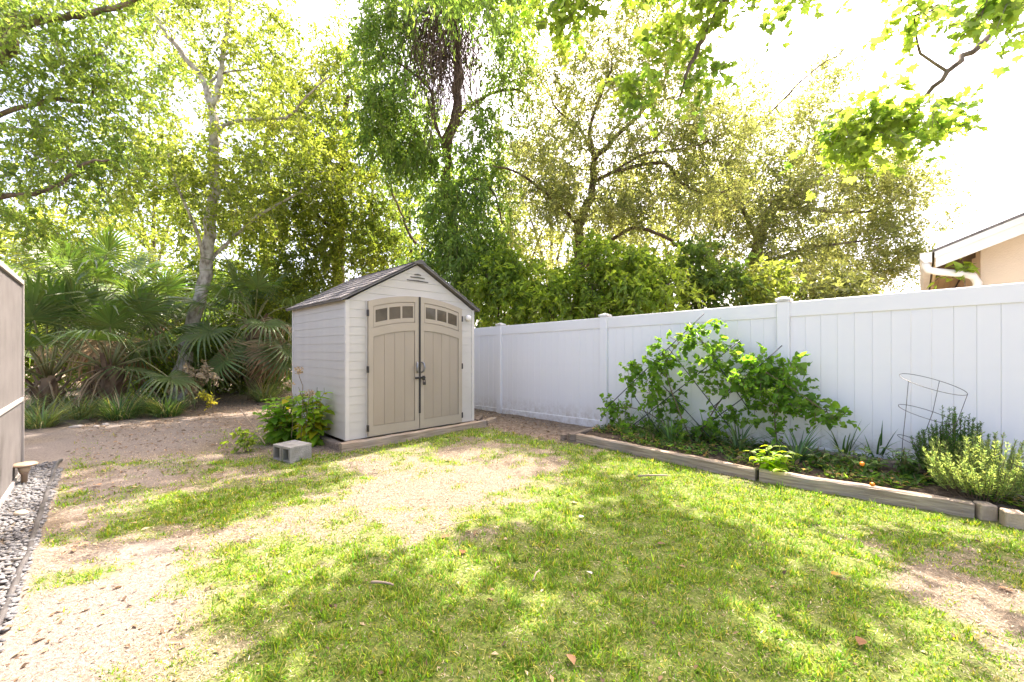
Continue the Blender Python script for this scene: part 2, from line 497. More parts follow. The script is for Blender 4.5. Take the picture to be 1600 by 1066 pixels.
fence = empty('vinyl_fence', (FC / 2, FC / 2, 0), math.radians(45), 'white vinyl privacy fence with capped posts running behind the planting bed', 'fence')
POSTS = [1.17 + 2.48 * k for k in range(-2, 4)]
pm_ = MB().box(-0.064, 0.064, -0.064, 0.064, 0, 1.86, 0.006)
capm = MB()
capm.add([(-.078, -.078, 0), (.078, -.078, 0), (.078, .078, 0), (-.078, .078, 0), (-.078, -.078, .03), (.078, -.078, .03), (.078, .078, .03), (-.078, .078, .03), (0, 0, .062)],
         [(3, 2, 1, 0), (0, 1, 5, 4), (1, 2, 6, 5), (2, 3, 7, 6), (3, 0, 4, 7), (4, 5, 8), (5, 6, 8), (6, 7, 8), (7, 4, 8)])
p0 = None
for t in POSTS:
    if p0 is None:
        p0 = pm_.build('post', M['vinyl'], fence, loc=(0, t, fz(t) - 0.02)); c0 = capm.build('post_cap', M['vinyl'], p0, loc=(0, 0, 1.862))
    else:
        q = obj('post', p0.data, fence, (0, t, fz(t) - 0.02)); obj('post_cap', c0.data, q, (0, 0, 1.862))
bd = MB()
W_B = (2.48 - .128) / 16 - .0008
bd.add([(-.012, 0, 0), (-.015, .003, 0), (-.015, W_B - .003, 0), (-.012, W_B, 0), (.013, W_B, 0), (.013, 0, 0),
        (-.012, 0, 1.60), (-.015, .003, 1.60), (-.015, W_B - .003, 1.60), (-.012, W_B, 1.60), (.013, W_B, 1.60), (.013, 0, 1.60)],
       [(5, 4, 3, 2, 1, 0), (6, 7, 8, 9, 10, 11)] + [(i, (i + 1) % 6, 6 + (i + 1) % 6, 6 + i) for i in range(6)])
b0 = None
for k in range(len(POSTS) - 1):
    ta, tb = POSTS[k] + .064, POSTS[k + 1] - .064
    for nm, z0, z1, hw in (('top_rail', 1.655, 1.83, .028), ('bottom_rail', 0.0, .145, .028)):
        vs = []
        for t in (ta, tb):
            z = fz(t)
            vs += [(-hw, t, z + z0), (hw, t, z + z0), (hw, t, z + z1 - .008), (hw - .008, t, z + z1), (-hw + .008, t, z + z1), (-hw, t, z + z1 - .008)]
        MB().add(vs, [tuple(range(5, -1, -1)), tuple(range(6, 12))] + [(i, (i + 1) % 6, 6 + (i + 1) % 6, 6 + i) for i in range(6)]).build(nm, M['vinyl'], fence)
    nb = 16; pit = (tb - ta) / nb
    for i in range(nb):
        t = ta + i * pit
        if b0 is None: b0 = bd.build('board', M['vinyl'], fence, loc=(0, t, fz(t) + .10))
        else: obj('board', b0.data, fence, (random.uniform(-.0015, .0015), t, fz(t) + .10), (0, 0, random.uniform(-.006, .006)))

# ------------------------------------------------------------------ shed
SW, SD, SE, SP = 2.15, 2.10, 1.85, 2.46             # width, depth, eaves, peak (of the wall)
shed = empty('garden_shed', (-2.16, 5.32, 0.11), math.radians(45), 'cream resin garden shed with tan double doors and grey shingle roof', 'shed')


def slope(x): return SE + (SP - SE) * (1 - abs(x - SW / 2) / (SW / 2))


core = MB()
cv = []
for y in (0.012, SD - 0.012):
    cv += [(.012, y, 0), (SW - .012, y, 0), (SW - .012, y, SE - .02), (SW / 2, y, SP - .02), (.012, y, SE - .02)]
core.add(cv, [(4, 3, 2, 1, 0), (5, 6, 7, 8, 9)] + [(i, (i + 1) % 5, 5 + (i + 1) % 5, 5 + i) for i in range(5)])
core.build('wall', M['shed_wall'], shed)
PIT = 0.1148


def lap(mb, a, b, z0, z1):                          # one lapped siding course on the front, trapezoid clipped to the gable
    for (za, zb) in ((z0, z1),):
        xa0, xa1, xb0, xb1 = a
        mb.add([(xa0, -.001, za), (xa1, -.001, za), (xb1, .0035, zb), (xb0, .0035, zb), (xa0, .014, za), (xa1, .014, za), (xb1, .014, zb), (xb0, .014, zb)],
               [(0, 1, 2, 3), (5, 4, 7, 6), (4, 5, 1, 0), (3, 2, 6, 7), (4, 0, 3, 7), (1, 5, 6, 2)])
    return mb


k = 0
while k * PIT < SP - .1:
    z0, z1 = k * PIT + .001, min((k + 1) * PIT, SP - .03)

    def xr(z):
        if z <= SE - .02: return (.03, SW - .03)
        d = (SW / 2) * (SP - .02 - z) / (SP - SE)
        return (max(.03, SW / 2 - d), min(SW - .03, SW / 2 + d))
    a, b = xr(z0), xr(z1)
    lap(MB(), (a[0], a[1], b[0], b[1]), None, z0, z1).build('siding_board', M['shed_wall'], shed)
    k += 1
side = MB().add([(-.001, 0.03, 0), (-.001, SD - .03, 0), (.0035, SD - .03, PIT - .001), (.0035, 0.03, PIT - .001), (.014, .03, 0), (.014, SD - .03, 0), (.014, SD - .03, PIT - .001), (.014, .03, PIT - .001)],
                [(3, 2, 1, 0), (4, 5, 6, 7), (0, 1, 5, 4), (2, 3, 7, 6), (0, 4, 7, 3), (1, 2, 6, 5)])
s0 = None
for k in range(16):
    if s0 is None: s0 = side.build('siding_board', M['shed_wall'], shed, loc=(0, 0, .003))
    else: obj('siding_board', s0.data, shed, (0, 0, k * PIT + .003))
    obj('siding_board', s0.data, shed, (SW, SD, k * PIT + .003), (0, 0, math.pi))
for (x, y) in ((0, 0), (SW, 0), (0, SD), (SW, SD)):
    sx, sy = (1 if x == 0 else -1), (1 if y == 0 else -1)
    MB().box(min(x - sx * .008, x + sx * .045), max(x - sx * .008, x + sx * .045), min(y - sy * .008, y + sy * .045), max(y - sy * .008, y + sy * .045), 0.0, SE - .012, .004).build('corner_trim', M['shed_trim'], shed)

# roof: deck with a dark edge, shingles laid in courses
def roof_pt(side, d, y, h):                          # d = distance down the slope from the ridge, h above the deck
    run = SW / 2 + .075; rise = (SP - SE) * run / (SW / 2)
    ln = math.hypot(run, rise); c, s = run / ln, rise / ln
    return (SW / 2 + side * (d * c + h * s), y, SP + .012 - d * s + h * c)


RLEN = math.hypot(SW / 2 + .075, (SP - SE) * (SW / 2 + .075) / (SW / 2))
deck = MB()
dv = []
for y in (-.06, SD + .06):
    for (sd_, d, h) in ((-1, RLEN, 0), (-1, 0, 0), (1, RLEN, 0), (1, RLEN, .022), (1, 0, .022), (-1, RLEN, .022)):
        dv.append(roof_pt(sd_, d, y, h))
deck.add(dv, [(0, 1, 2, 3, 4, 5), (11, 10, 9, 8, 7, 6)] + [(i, (i + 1) % 6, 6 + (i + 1) % 6, 6 + i) for i in range(6)])
roof = deck.build('roof', M['roof_edge'], shed)
NC, NT = 8, 11
for sd_ in (-1, 1):
    run = SW / 2 + .075; rise = (SP - SE) * run / (SW / 2); ang = math.atan2(rise, run)
    tabs = []
    for mi in range(3):
        w, l = (SD + .13) / NT - .004, RLEN / NC + .03
        t = MB().add([(0, 0, 0.006), (l, 0, .017), (l, w, .017), (0, w, .006), (0, 0, 0), (l, 0, .004), (l, w, .004), (0, w, 0)],
                     [(0, 1, 2, 3), (7, 6, 5, 4), (0, 4, 5, 1), (1, 5, 6, 2), (2, 6, 7, 3), (3, 7, 4, 0)])
        tabs.append(t)
    made = {}
    for c in range(NC):
        for i in range(NT):
            mi = random.choice((0, 0, 1, 1, 2))
            d = c * RLEN / NC - (.03 if c else 0)
            y = -.065 + i * (SD + .13) / NT + (.002 if c % 2 else 0)
            w = (SD + .13) / NT
            yo = y if sd_ > 0 else y + w - .004
            loc = Vector(roof_pt(sd_, d, yo, .023 + random.uniform(0, .003)))
            rot = Matrix.Rotation(0 if sd_ > 0 else math.pi, 4, 'Z') @ Matrix.Rotation(ang, 4, 'Y')
            if mi not in made:
                o = tabs[mi].build('shingle', SH[mi], roof); made[mi] = o.data
            else:
                o = obj('shingle', made[mi], roof)
            o.location = loc; o.rotation_euler = rot.to_euler()
    ridge = MB()
ridge.add([roof_pt(-1, .10, -.066, .05), roof_pt(1, 0, -.066, .055), roof_pt(1, .10, -.066, .05), roof_pt(1, .10, -.066, .034), roof_pt(-1, .10, -.066, .034),
           roof_pt(-1, .10, SD + .066, .05), roof_pt(1, 0, SD + .066, .055), roof_pt(1, .10, SD + .066, .05), roof_pt(1, .10, SD + .066, .034), roof_pt(-1, .10, SD + .066, .034)],
          [(0, 1, 2, 3, 4), (9, 8, 7, 6, 5), (0, 5, 6, 1), (1, 6, 7, 2), (2, 7, 8, 3), (3, 8, 9, 4), (4, 9, 5, 0)])
ridge.build('ridge_cap', SH[2], roof)

# double doors
DX0, DXC, DX1 = .285, 1.076, 1.866


def ztop(x): return 1.965 - .125 * ((x - DXC) / .79) ** 2


MB().strip(DX0 - .012, DX1 + .012, lambda x: .008, lambda x: ztop(x) + .012, -.016, .0, 24).build('door_surround', M['shed_trim'], shed)
for side_, (xa, xb) in enumerate(((DX0, DXC - .006), (DXC + .006, DX1))):
    door = MB().strip(xa, xb, lambda x: .02, ztop, -.036, -.017, 16).build('door', M['shed_door'], shed)
    fr = .072
    MB().strip(xa + .001, xa + fr, lambda x: .021, lambda x: ztop(x) - .001, -.052, -.036, 4).build('stile', M['shed_door_frame'], door)
    MB().strip(xb - fr, xb - .001, lambda x: .021, lambda x: ztop(x) - .001, -.052, -.036, 4).build('stile', M['shed_door_frame'], door)
    MB().strip(xa + fr, xb - fr, lambda x: .021, lambda x: .15, -.0515, -.036, 4).build('bottom_rail', M['shed_door_frame'], door)
    MB().strip(xa + fr, xb - fr, lambda x: ztop(x) - .50, lambda x: ztop(x) - .385, -.0515, -.036, 14).build('middle_rail', M['shed_door_frame'], door)
    MB().strip(xa + fr, xb - fr, lambda x: ztop(x) - .085, lambda x: ztop(x) - .001, -.0515, -.036, 14).build('top_rail', M['shed_door_frame'], door)
    wA, wB = xa + fr + .03, xb - fr - .03
    pw = (wB - wA - 2 * .028) / 3
    win = MB()
    zlo, zhi = (lambda x: ztop(x) - .375), (lambda x: ztop(x) - .095)
    win.strip(xa + fr + .006, xb - fr - .006, zlo, lambda x: ztop(x) - .315, -.0475, -.036, 12)
    win.strip(xa + fr + .006, xb - fr - .006, lambda x: ztop(x) - .145, zhi, -.0475, -.036, 12)
    e = [xa + fr + .006, wA]
    for i in range(3):
        win.strip(e[0], e[1], lambda x: ztop(x) - .315, lambda x: ztop(x) - .145, -.0475, -.036, 3)
        pa = e[1]; pb = pa + pw
        MB().strip(pa, pb, lambda x: ztop(x) - .315, lambda x: ztop(x) - .145, -.040, -.0362, 3).build('pane', M['pane'], door)
        e = [pb, pb + .028] if i < 2 else [pb, xb - fr - .006]
    win.strip(e[0], e[1], lambda x: ztop(x) - .315, lambda x: ztop(x) - .145, -.0475, -.036, 3)
    win.build('window_frame', M['shed_door_frame'], door)
    np_ = 4
    pwid = (xb - xa - 2 * fr - .012) / np_
    for i in range(np_):
        x0 = xa + fr + .006 + i * pwid
        MB().strip(x0 + .002, x0 + pwid - .002, lambda x: .158, lambda x: ztop(x) - .508, -.0425, -.036, 5).build('plank', M['shed_door'], door)
    hx = xa - .004 if side_ == 0 else xb + .004
    for hz in (.13, .92, 1.68):
        MB().box(hx - .014, hx + .014, -.058, -.03, hz - .045, hz + .045, .004).build('hinge', M['black_metal'], door)
    gx = xb - .042 if side_ == 0 else xa + .042
    sgn = -1 if side_ == 0 else 1
    hp = [(gx - sgn * .016, -.05, 1.00), (gx + sgn * .006, -.078, .985), (gx + sgn * .016, -.088, .925), (gx + sgn * .006, -.078, .865), (gx - sgn * .016, -.05, .85)]
    MB().tube(hp, [.012, .014, .016, .014, .012], 8).build('handle', M['handle'], door, True)
MB().box(DXC - .014, DXC + .014, -.060, -.0525, .25, 1.962).build('astragal', M['rubber'], shed)
lt = MB().box(DXC - .085, DXC + .09, -.072, -.061, .755, .785, .003)
lt.box(DXC + .03, DXC + .075, -.080, -.0725, .735, .80, .003)
latch = lt.build('latch', M['black_metal'], shed)
MB().box(DXC + .035, DXC + .08, -.100, -.081, .665, .715, .005).tube([(DXC + .043, -.09, .71), (DXC + .045, -.09, .745), (DXC + .057, -.09, .757), (DXC + .069, -.09, .745), (DXC + .072, -.09, .71)], .005, 6).build('padlock', M['black_metal'], latch)
for i, (w, z) in enumerate(((.36, 2.205), (.24, 2.255), (.11, 2.30))):
    MB().strip(SW / 2 - w / 2, SW / 2 + w / 2, lambda x: z - .011, lambda x: z + .011 - .02 * abs(x - SW / 2) / w, -.0075, .002, 6).build('vent_slot', M['slot'], shed)
MB().lathe([(.052, 0), (.052, .02), (.044, .045), (.026, .06), (.01, .064)], 20).build('round_lamp', M['fascia'], shed, True, loc=(2.02, -.004, 1.70), rot=(math.radians(90), 0, 0))

# timbers under and beside the shed
def timber(name, a, b, w, h, z, mat, label, group=None, cat='timber', chew=.006):
    a, b = np.array(a, float), np.array(b, float)
    d = b - a; L_ = np.linalg.norm(d)
    n = max(3, int(L_ / .12))
    r = random.Random(hash(label) % 999 if False else len(label))
    vs, fs = [], []
    for i in range(n + 1):
        y = L_ * i / n
        j = lambda: r.uniform(-chew, chew)
        b_ = .012
        vs += [(-w / 2 + j() * .5, y, 0), (w / 2 + j() * .5, y, 0), (w / 2 + j() * .5, y, h - b_ + j()), (w / 2 - b_, y, h + j()), (-w / 2 + b_, y, h + j()), (-w / 2 + j() * .5, y, h - b_ + j())]
    for i in range(n):
        for k in range(6):
            fs.append((i * 6 + k, i * 6 + (k + 1) % 6, i * 6 + 6 + (k + 1) % 6, i * 6 + 6 + k))
    fs += [tuple(range(5, -1, -1)), tuple(range(n * 6, n * 6 + 6))]
    o = MB().add(vs, fs).build(name, mat, None, loc=(a[0], a[1], z), rot=(0, 0, math.atan2(d[1], d[0]) - math.pi / 2))
    return tag(o, label, cat, group)


def sl(x, y):                                        # shed-local to world plan
    return (-2.16 + S2 * x - S2 * y, 5.32 + S2 * x + S2 * y)


TG = 'timbers framing the shed base'
timber('landscape_timber', sl(-.10, -.07), sl(2.33, -.07), .10, .125, -.02, M['timber'], 'long weathered timber along the foot of the shed doors', TG)
timber('landscape_timber', sl(2.37, -.04), sl(2.72, .12), .09, .11, -.02, M['timber'], 'short timber offcut at the right end of the shed base', TG)
timber('landscape_timber', sl(-.06, .0), sl(-.06, 2.2), .09, .11, -.02, M['timber_dark'], 'dark timber along the left side of the shed base behind the leafy bushes', TG)
timber('landscape_timber', sl(2.22, .05), sl(2.22, 2.2), .09, .11, -.02, M['timber_dark'], 'dark timber along the fence side of the shed base', TG)
timber('landscape_timber', sl(2.42, .26), sl(2.78, .55), .08, .09, -.02, M['timber_dark'], 'small loose timber lying behind the offcut near the white fence', TG)

# ------------------------------------------------------------------ raised bed
BG = 'timbers edging the raised planting bed'
A_, C_, B_ = (.93, 5.78), (2.44, 4.09), (3.60, 3.20)
timber('bed_timber', A_, C_, .09, .13, -.02, M['timber'], 'long weathered bed timber on the shed side of the lime green plant', BG)
timber('bed_timber', (C_[0] + .02, C_[1] - .02), B_, .09, .13, -.02, M['timber'], 'weathered bed timber between the lime green plant and the rosemary', BG)
timber('bed_timber', (3.05, 4.90), (5.3, 2.65), .07, .15, .03, M['timber_dark'], 'grey timber at the back of the bed against the white fence', BG)
timber('bed_timber', (.86, 5.86), (1.35, 6.40), .08, .12, -.02, M['timber_dark'], 'timber closing the shed end of the planting bed', BG)
for i, (x, y, a, s, lb) in enumerate(((.84, 5.78, .3, .09, 'small upright timber stub at the shed end of the bed'), (.74, 5.86, .8, .075, 'smallest dark timber stub beside the bed corner'))):
    o = MB().box(-s / 2, s / 2, -s / 2, s / 2, 0, .13 - .03 * i, .008).build('timber_stub', M['timber_dark'], loc=(x, y, -.01), rot=(0.04, .03, a))
    tag(o, lb, 'timber', 'stubs at the bed corner')
for i, (a, b, lb) in enumerate((((1533, 812), (1560, 815), 'tan paver block on edge right at the end of the bed timber'), ((1571, 824), (1604, 829), 'tan paver block on edge at the right border below the rosemary'))):
    pa, pb = pg(*a), pg(*b)
    d = pb - pa; L_ = float(np.hypot(d[0], d[1]))
    o = MB().box(0, L_, 0, .10, 0, .125, .008).build('paver_block', M['paver'], loc=(pa[0], pa[1], -.01), rot=(0, 0, math.atan2(d[1], d[0])))
    tag(o, lb, 'block', 'paver blocks ending the bed')


def bed_soil():
    n, m = 70, 26
    e0, e1 = np.array([.98, 5.80]), np.array([1.42, 6.52])
    V, T = [], []
    front = [np.array(A_) + .04, np.array(C_) + .04, np.array(B_) + .04, np.array([4.3, 2.35])]
    seg = np.cumsum([0] + [np.linalg.norm(front[i + 1] - front[i]) for i in range(3)])
    for i in range(n + 1):
        s = seg[-1] * i / n
        k = min(2, int(np.searchsorted(seg, s, 'right') - 1)); f = (s - seg[k]) / (seg[k + 1] - seg[k])
        p = front[k] * (1 - f) + front[k + 1] * f
        c = (FC - .05 - p[0] - p[1]) / 2
        q = p + c
        for j in range(m + 1):
            w = p + (q - p) * j / m
            z = .085 + .03 * j / m + (n2.fbm(np.array(w[0] * 9), np.array(w[1] * 9), 3) - .5) * .07
            V.append((w[0], w[1], float(z)))
    for i in range(n):
        for j in range(m):
            a = i * (m + 1) + j; b = a + m + 1
            T += [(a, b, b + 1), (a, b + 1, a + 1)]
    me = tri_mesh('bed_soil', np.array(V), np.array(T), [M['soil']], smooth=np.ones(len(T), bool))
    tag(obj('bed_soil', me), kind='structure')


bed_soil()

# ------------------------------------------------------------------ leaves, blades, trees
TM = {}
TM['rhomb'] = (np.array([(0, 0, 0), (.5, .42, .10), (0, 1, -.06), (-.5, .42, .10)], float), np.array([(0, 1, 2), (0, 2, 3)]))
_o = [(0, 0), (.16, .10), (.46, .02), (.42, .22), (.62, .48), (.34, .46), (.30, .62), (.14, .60), (0, 1.0), (-.14, .60), (-.30, .62), (-.34, .46), (-.62, .48), (-.42, .22), (-.46, .02), (-.16, .10)]
_v = [(0, .34, 0)] + [(x, y, -.28 * abs(x) ** 1.5 - .10 * max(0, y - .5)) for x, y in _o]
TM['maple'] = (np.array(_v), np.array([(0, 1 + i, 1 + (i + 1) % len(_o)) for i in range(len(_o))]))
_o = [(0, 0), (.26, -.14), (.5, .02), (.50, .32), (.26, .70), (0, 1), (-.26, .70), (-.50, .32), (-.5, .02), (-.26, -.14)]
_v = [(0, .36, -.05)] + [(x, y, .16 * abs(x) - .12 * max(0, y - .4)) for x, y in _o]
TM['heart'] = (np.array(_v), np.array([(0, 1 + i, 1 + (i + 1) % len(_o)) for i in range(len(_o))]))
_v, _t = [], []
for i, (yy, ww) in enumerate(((0, .06), (.18, .36), (.42, .5), (.68, .38), (.88, .16), (1, .01))):
    for c in (-1, 0, 1):
        _v.append((c * ww, yy, .16 * abs(c) * ww * 2 * .5 - .30 * yy ** 2))
for i in range(5):
    for c in range(2):
        a = i * 3 + c
        _t += [(a, a + 1, a + 4), (a, a + 4, a + 3)]
TM['broad'] = (np.array(_v, float), np.array(_t))


def leaf_geo(tm, P, D, N, L, W, C):
    tv, tt = TM[tm]
    D = nrm(D); X = nrm(np.cross(D, N)); Z = np.cross(X, D)
    V = (P[:, None] + X[:, None] * (tv[None, :, 0:1] * W[:, None, None]) + D[:, None] * (tv[None, :, 1:2] * L[:, None, None]) + Z[:, None] * (tv[None, :, 2:3] * L[:, None, None]))
    n, k = len(P), len(tv)
    T = (tt[None] + (np.arange(n) * k)[:, None, None]).reshape(-1, 3)
    return V.reshape(-1, 3), T, np.repeat(C, k, axis=0)


def blade_geo(P, az, ln, w, lean, bend, C, seg=3):
    n = len(P)
    h = np.stack([np.cos(az), np.sin(az), np.zeros(n)], 1); s = np.stack([-np.sin(az), np.cos(az), np.zeros(n)], 1)
    V = []
    hor = np.zeros(n); ver = np.zeros(n)
    for i in range(seg + 1):
        u = i / seg
        if i:
            th = lean + bend * (u - .5 / seg)
            hor = hor + ln / seg * np.sin(th); ver = ver + ln / seg * np.cos(th)
        c = P + h * hor[:, None] + np.array([0, 0, 1.0]) * np.maximum(ver, .004 * (i > 0))[:, None]
        ww = w * (1 - u) ** .7 * (.65 + .35 * min(1, u * 4))
        if i < seg: V += [c - s * ww[:, None] / 2, c + s * ww[:, None] / 2]
        else: V += [c]
    k = len(V)
    V = np.stack(V, 1)
    t = []
    for i in range(seg - 1):
        a = i * 2; t += [(a, a + 1, a + 3), (a, a + 3, a + 2)]
    t += [((seg - 1) * 2, (seg - 1) * 2 + 1, seg * 2)]
    t = np.array(t)
    T = (t[None] + (np.arange(n) * k)[:, None, None]).reshape(-1, 3)
    return V.reshape(-1, 3), T, np.repeat(C, k, axis=0)


def join_geo(parts):
    V, T, C, off = [], [], [], 0
    for v, t, c in parts:
        V.append(v); T.append(t + off); C.append(c); off += len(v)
    return np.concatenate(V), np.concatenate(T), np.concatenate(C)


def jitter_col(base, n, r, v=.22, hue=.10):
    base = np.array(base, float)
    k = np.exp(r.normal(0, v, (n, 1)))
    h = r.normal(0, hue, (n, 1))
    c = base[None] * k
    c[:, 0:1] *= (1 + 1.3 * h); c[:, 2:3] *= (1 - h)
    return np.clip(c, .004, .9)


def rand_dirs(n, r):
    return nrm(r.normal(size=(n, 3)))


def tube_arr(pts, r0, r1, n=4):                       # quick thin tube as triangles (twigs)
    pts = np.asarray(pts, float); m = len(pts)
    t = nrm(np.gradient(pts, axis=0)); up = np.array([.3, .2, 1.0])
    a = nrm(np.cross(t, up)); b = np.cross(t, a)
    rr = np.linspace(r0, r1, m)
    V = np.concatenate([pts[:, None] + (a[:, None] * math.cos(2 * math.pi * k / n) + b[:, None] * math.sin(2 * math.pi * k / n)) * rr[:, None, None] for k in range(n)], 1).reshape(-1, 3)
    T = []
    for i in range(m - 1):
        for k in range(n):
            p, q = i * n + k, i * n + (k + 1) % n
            T += [(p, q, q + n), (p, q + n, p + n)]
    return V, np.array(T)


def wiggle(pts, r, amp, n=5):                         # resample a polyline finer with natural waviness
    pts = [np.array(p, float) for p in pts]
    out = []
    for i in range(len(pts) - 1):
        p0 = pts[max(i - 1, 0)]; p1 = pts[i]; p2 = pts[i + 1]; p3 = pts[min(i + 2, len(pts) - 1)]
        for k in range(n):
            t = k / n
            q = .5 * ((2 * p1) + (-p0 + p2) * t + (2 * p0 - 5 * p1 + 4 * p2 - p3) * t * t + (-p0 + 3 * p1 - 3 * p2 + p3) * t ** 3)
            if k: q = q + r.normal(0, amp, 3)
            out.append(q)
    out.append(pts[-1])
    return np.array(out)


TRI = [0]


def make_tree(name, label, cat, limbs, masses, leaf, bark, seed, group=None, leafmat='leaf', tmpl='rhomb', crown_name='crown'):
    """limbs: [(points, r0, r1)], the first is the trunk. masses: [(centre, (rx, ry, rz), clumps)] where the foliage hangs.
    leaf: size (length, width), per-clump twiglets / leaves, twiglet length, droop, colours [(rgb, weight)]"""
    r = np.random.default_rng(seed)
    base = np.array(limbs[0][0][0], float)
    root = empty(name, tuple(base), 0, label, cat, group)
    nodes, nrad = [], []
    for i, (pts, r0, r1) in enumerate(limbs):
        w = wiggle(pts, r, min(.035, r0 * .25), 5)
        rad = np.linspace(r0, r1, len(w)) * np.exp(r.normal(0, .05, len(w)))
        if i == 0: rad[0] *= 1.35; rad[1] *= 1.1
        MB().tube(w - base, list(rad), 10 if r0 > .06 else 7).build('trunk' if i == 0 else 'limb', bark, root, True)
        nodes.append(w); nrad.append(rad)
    nodes = np.concatenate(nodes); nrad = np.concatenate(nrad)
    cents, outs = [], []
    for c, rad, n in masses:
        n = max(1, int(round(n * leaf.get('dens', 1.0))))
        d = rand_dirs(n, r) * (r.random((n, 1)) ** .45)
        cents.append(np.array(c) + d * np.array(rad)); outs.append(d)
    cents = np.concatenate(cents); outs = np.concatenate(outs)
    order = np.argsort([np.min(np.linalg.norm(nodes - c, axis=1)) for c in cents])
    parts, wood = [], []
    nd = list(nodes); nr = list(nrad)
    NA = np.array(nd); NR = np.array(nr)
    buf, bufr = [], []
    for q, ci in enumerate(order):
        c = cents[ci]
        if q % 12 == 0 and buf:
            NA = np.concatenate([NA, np.array(buf)]); NR = np.concatenate([NR, np.array(bufr)]); buf, bufr = [], []
        dd = np.linalg.norm(NA - c, axis=1) + 1.2 * np.maximum(0, NA[:, 2] - c[2] - .2)
        j = int(np.argmin(dd)); a = NA[j]; L_ = np.linalg.norm(c - a)
        mid = (a + c) / 2 + r.normal(0, .10 * L_ + .01, 3) + np.array([0, 0, .12 * L_])
        tt = np.linspace(0, 1, 6)[:, None]
        curve = (1 - tt) ** 2 * a + 2 * tt * (1 - tt) * mid + tt * tt * c
        curve[1:-1] += r.normal(0, .025 * L_, (4, 3))
        ra = min(NR[j] * .7, .008 + .014 * L_)
        v, t = tube_arr(curve - base, ra, max(.004, ra * .35), 4 if ra < .03 else 6)
        wood.append((v, t, np.ones((len(v), 3)) * .1))
        buf += list(curve[2:]); bufr += list(np.linspace(ra, ra * .4, 6)[2:])
    # leaves
    n, K, m = len(cents), leaf['k'], leaf['m']
    td = nrm(rand_dirs(n * K, r).reshape(n, K, 3) + .35 * outs[:, None] + np.array([0, 0, leaf.get('up', 0.0)]))
    tl = leaf['tl'] * r.uniform(.55, 1.35, (n, K, 1))
    st = cents[:, None] + r.normal(0, leaf['tl'] * .35, (n, K, 3))
    u = np.linspace(.08, 1, m)[None, None, :, None]
    P = st[:, :, None] + td[:, :, None] * tl[:, :, None] * u + np.array([0, 0, -1.0]) * (leaf['droop'] * tl[:, :, None] * u * u)
    P = P + r.normal(0, leaf['tl'] * .06, P.shape)
    tw0 = P[:, :, 0].reshape(-1, 3); tw1 = P[:, :, -1].reshape(-1, 3)
    P = P.reshape(-1, 3); N_ = len(P)
    D = np.repeat(td.reshape(-1, 3), m, axis=0) * .7 + rand_dirs(N_, r) * .9 + np.array([0, 0, -leaf['droop'] * 1.0])
    NN = rand_dirs(N_, r) * .75 + np.array([0, 0, .8])
    Ls = leaf['l'] * np.exp(r.normal(0, .22, N_)); Ws = leaf['w'] / leaf['l'] * Ls
    cols = leaf['c']; wts = np.array([w for _, w in cols], float); wts /= wts.sum()
    cc = np.array([c for c, _ in cols])[r.choice(len(cols), n, p=wts)]
    pure = np.array([c for c, _ in cols])[r.choice(len(cols), N_, p=wts)]
    C = np.repeat(cc, K * m, axis=0) * .65 + pure * .35
    C = np.clip(C * np.repeat(np.exp(r.normal(0, .15, (n, 1))), K * m, axis=0) * jitter_col((1, 1, 1), N_, r, .2, .08) / .99 if False else C * np.exp(r.normal(0, .2, (N_, 1))), .004, .8)
    parts.append(leaf_geo(tmpl, P - base, D, NN, Ls, Ws, C))
    V, T, Cc = join_geo(parts)
    Vw, Tw, Cw = join_geo(wood)
    side = nrm(np.cross(tw1 - tw0, rand_dirs(len(tw0), r))) * .004
    q = np.stack([tw0 - side, tw0 + side, tw1 + side * .4, tw1 - side * .4], 1).reshape(-1, 3) - base
    tq = (np.array([(0, 1, 2), (0, 2, 3)])[None] + (np.arange(len(tw0)) * 4)[:, None, None]).reshape(-1, 3)
    VV = np.concatenate([V, Vw, q]); TT = np.concatenate([T, Tw + len(V), tq + len(V) + len(Vw)])
    CC = np.concatenate([Cc, Cw, np.ones((len(q), 3)) * .1])
    mi = np.zeros(len(TT), int); mi[len(T):] = 1
    sm = np.zeros(len(TT), bool); sm[len(T):len(T) + len(Tw)] = True
    me = tri_mesh(crown_name, VV, TT, [M[leafmat], bark], CC, mi, sm)
    obj(crown_name, me, root)
    TRI[0] += len(TT)
    return root


def mass(x, y, Y, rx, ry, rz, n):                     # foliage mass surveyed at bearing (x, y), depth Y; radii rx, ry in survey units, rz metres deep
    return (px(x, y, Y), (rx / F * Y, rz, ry / F * Y), n)


def pl(Y, *pts):                                      # limb surveyed at depth Y; a third number shifts the depth
    return [px(p[0], p[1], Y + (p[2] if len(p) > 2 else 0)) for p in pts]


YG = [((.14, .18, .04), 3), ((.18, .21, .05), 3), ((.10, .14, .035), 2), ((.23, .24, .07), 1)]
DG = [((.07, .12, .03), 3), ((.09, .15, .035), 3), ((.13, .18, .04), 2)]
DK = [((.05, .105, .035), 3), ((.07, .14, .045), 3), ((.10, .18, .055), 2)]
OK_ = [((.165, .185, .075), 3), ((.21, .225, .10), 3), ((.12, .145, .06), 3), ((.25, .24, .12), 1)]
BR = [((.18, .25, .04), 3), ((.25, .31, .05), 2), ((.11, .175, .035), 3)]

KX, KY = SUN_DX / math.tan(math.radians(SUN_EL)), SUN_DY / math.tan(math.radians(SUN_EL))


def over(x, y, r, n, flat=.5):                        # unseen high bough, added above the view to shade the ground at (x, y)
    g = pg(x, y)
    h = 3.0 + 1.47 * g[1]; r *= .64; n = int(round(n * 1.05))
    return (np.array([g[0] + KX * h, g[1] + KY * h, h]), (r, r, r * flat), n)


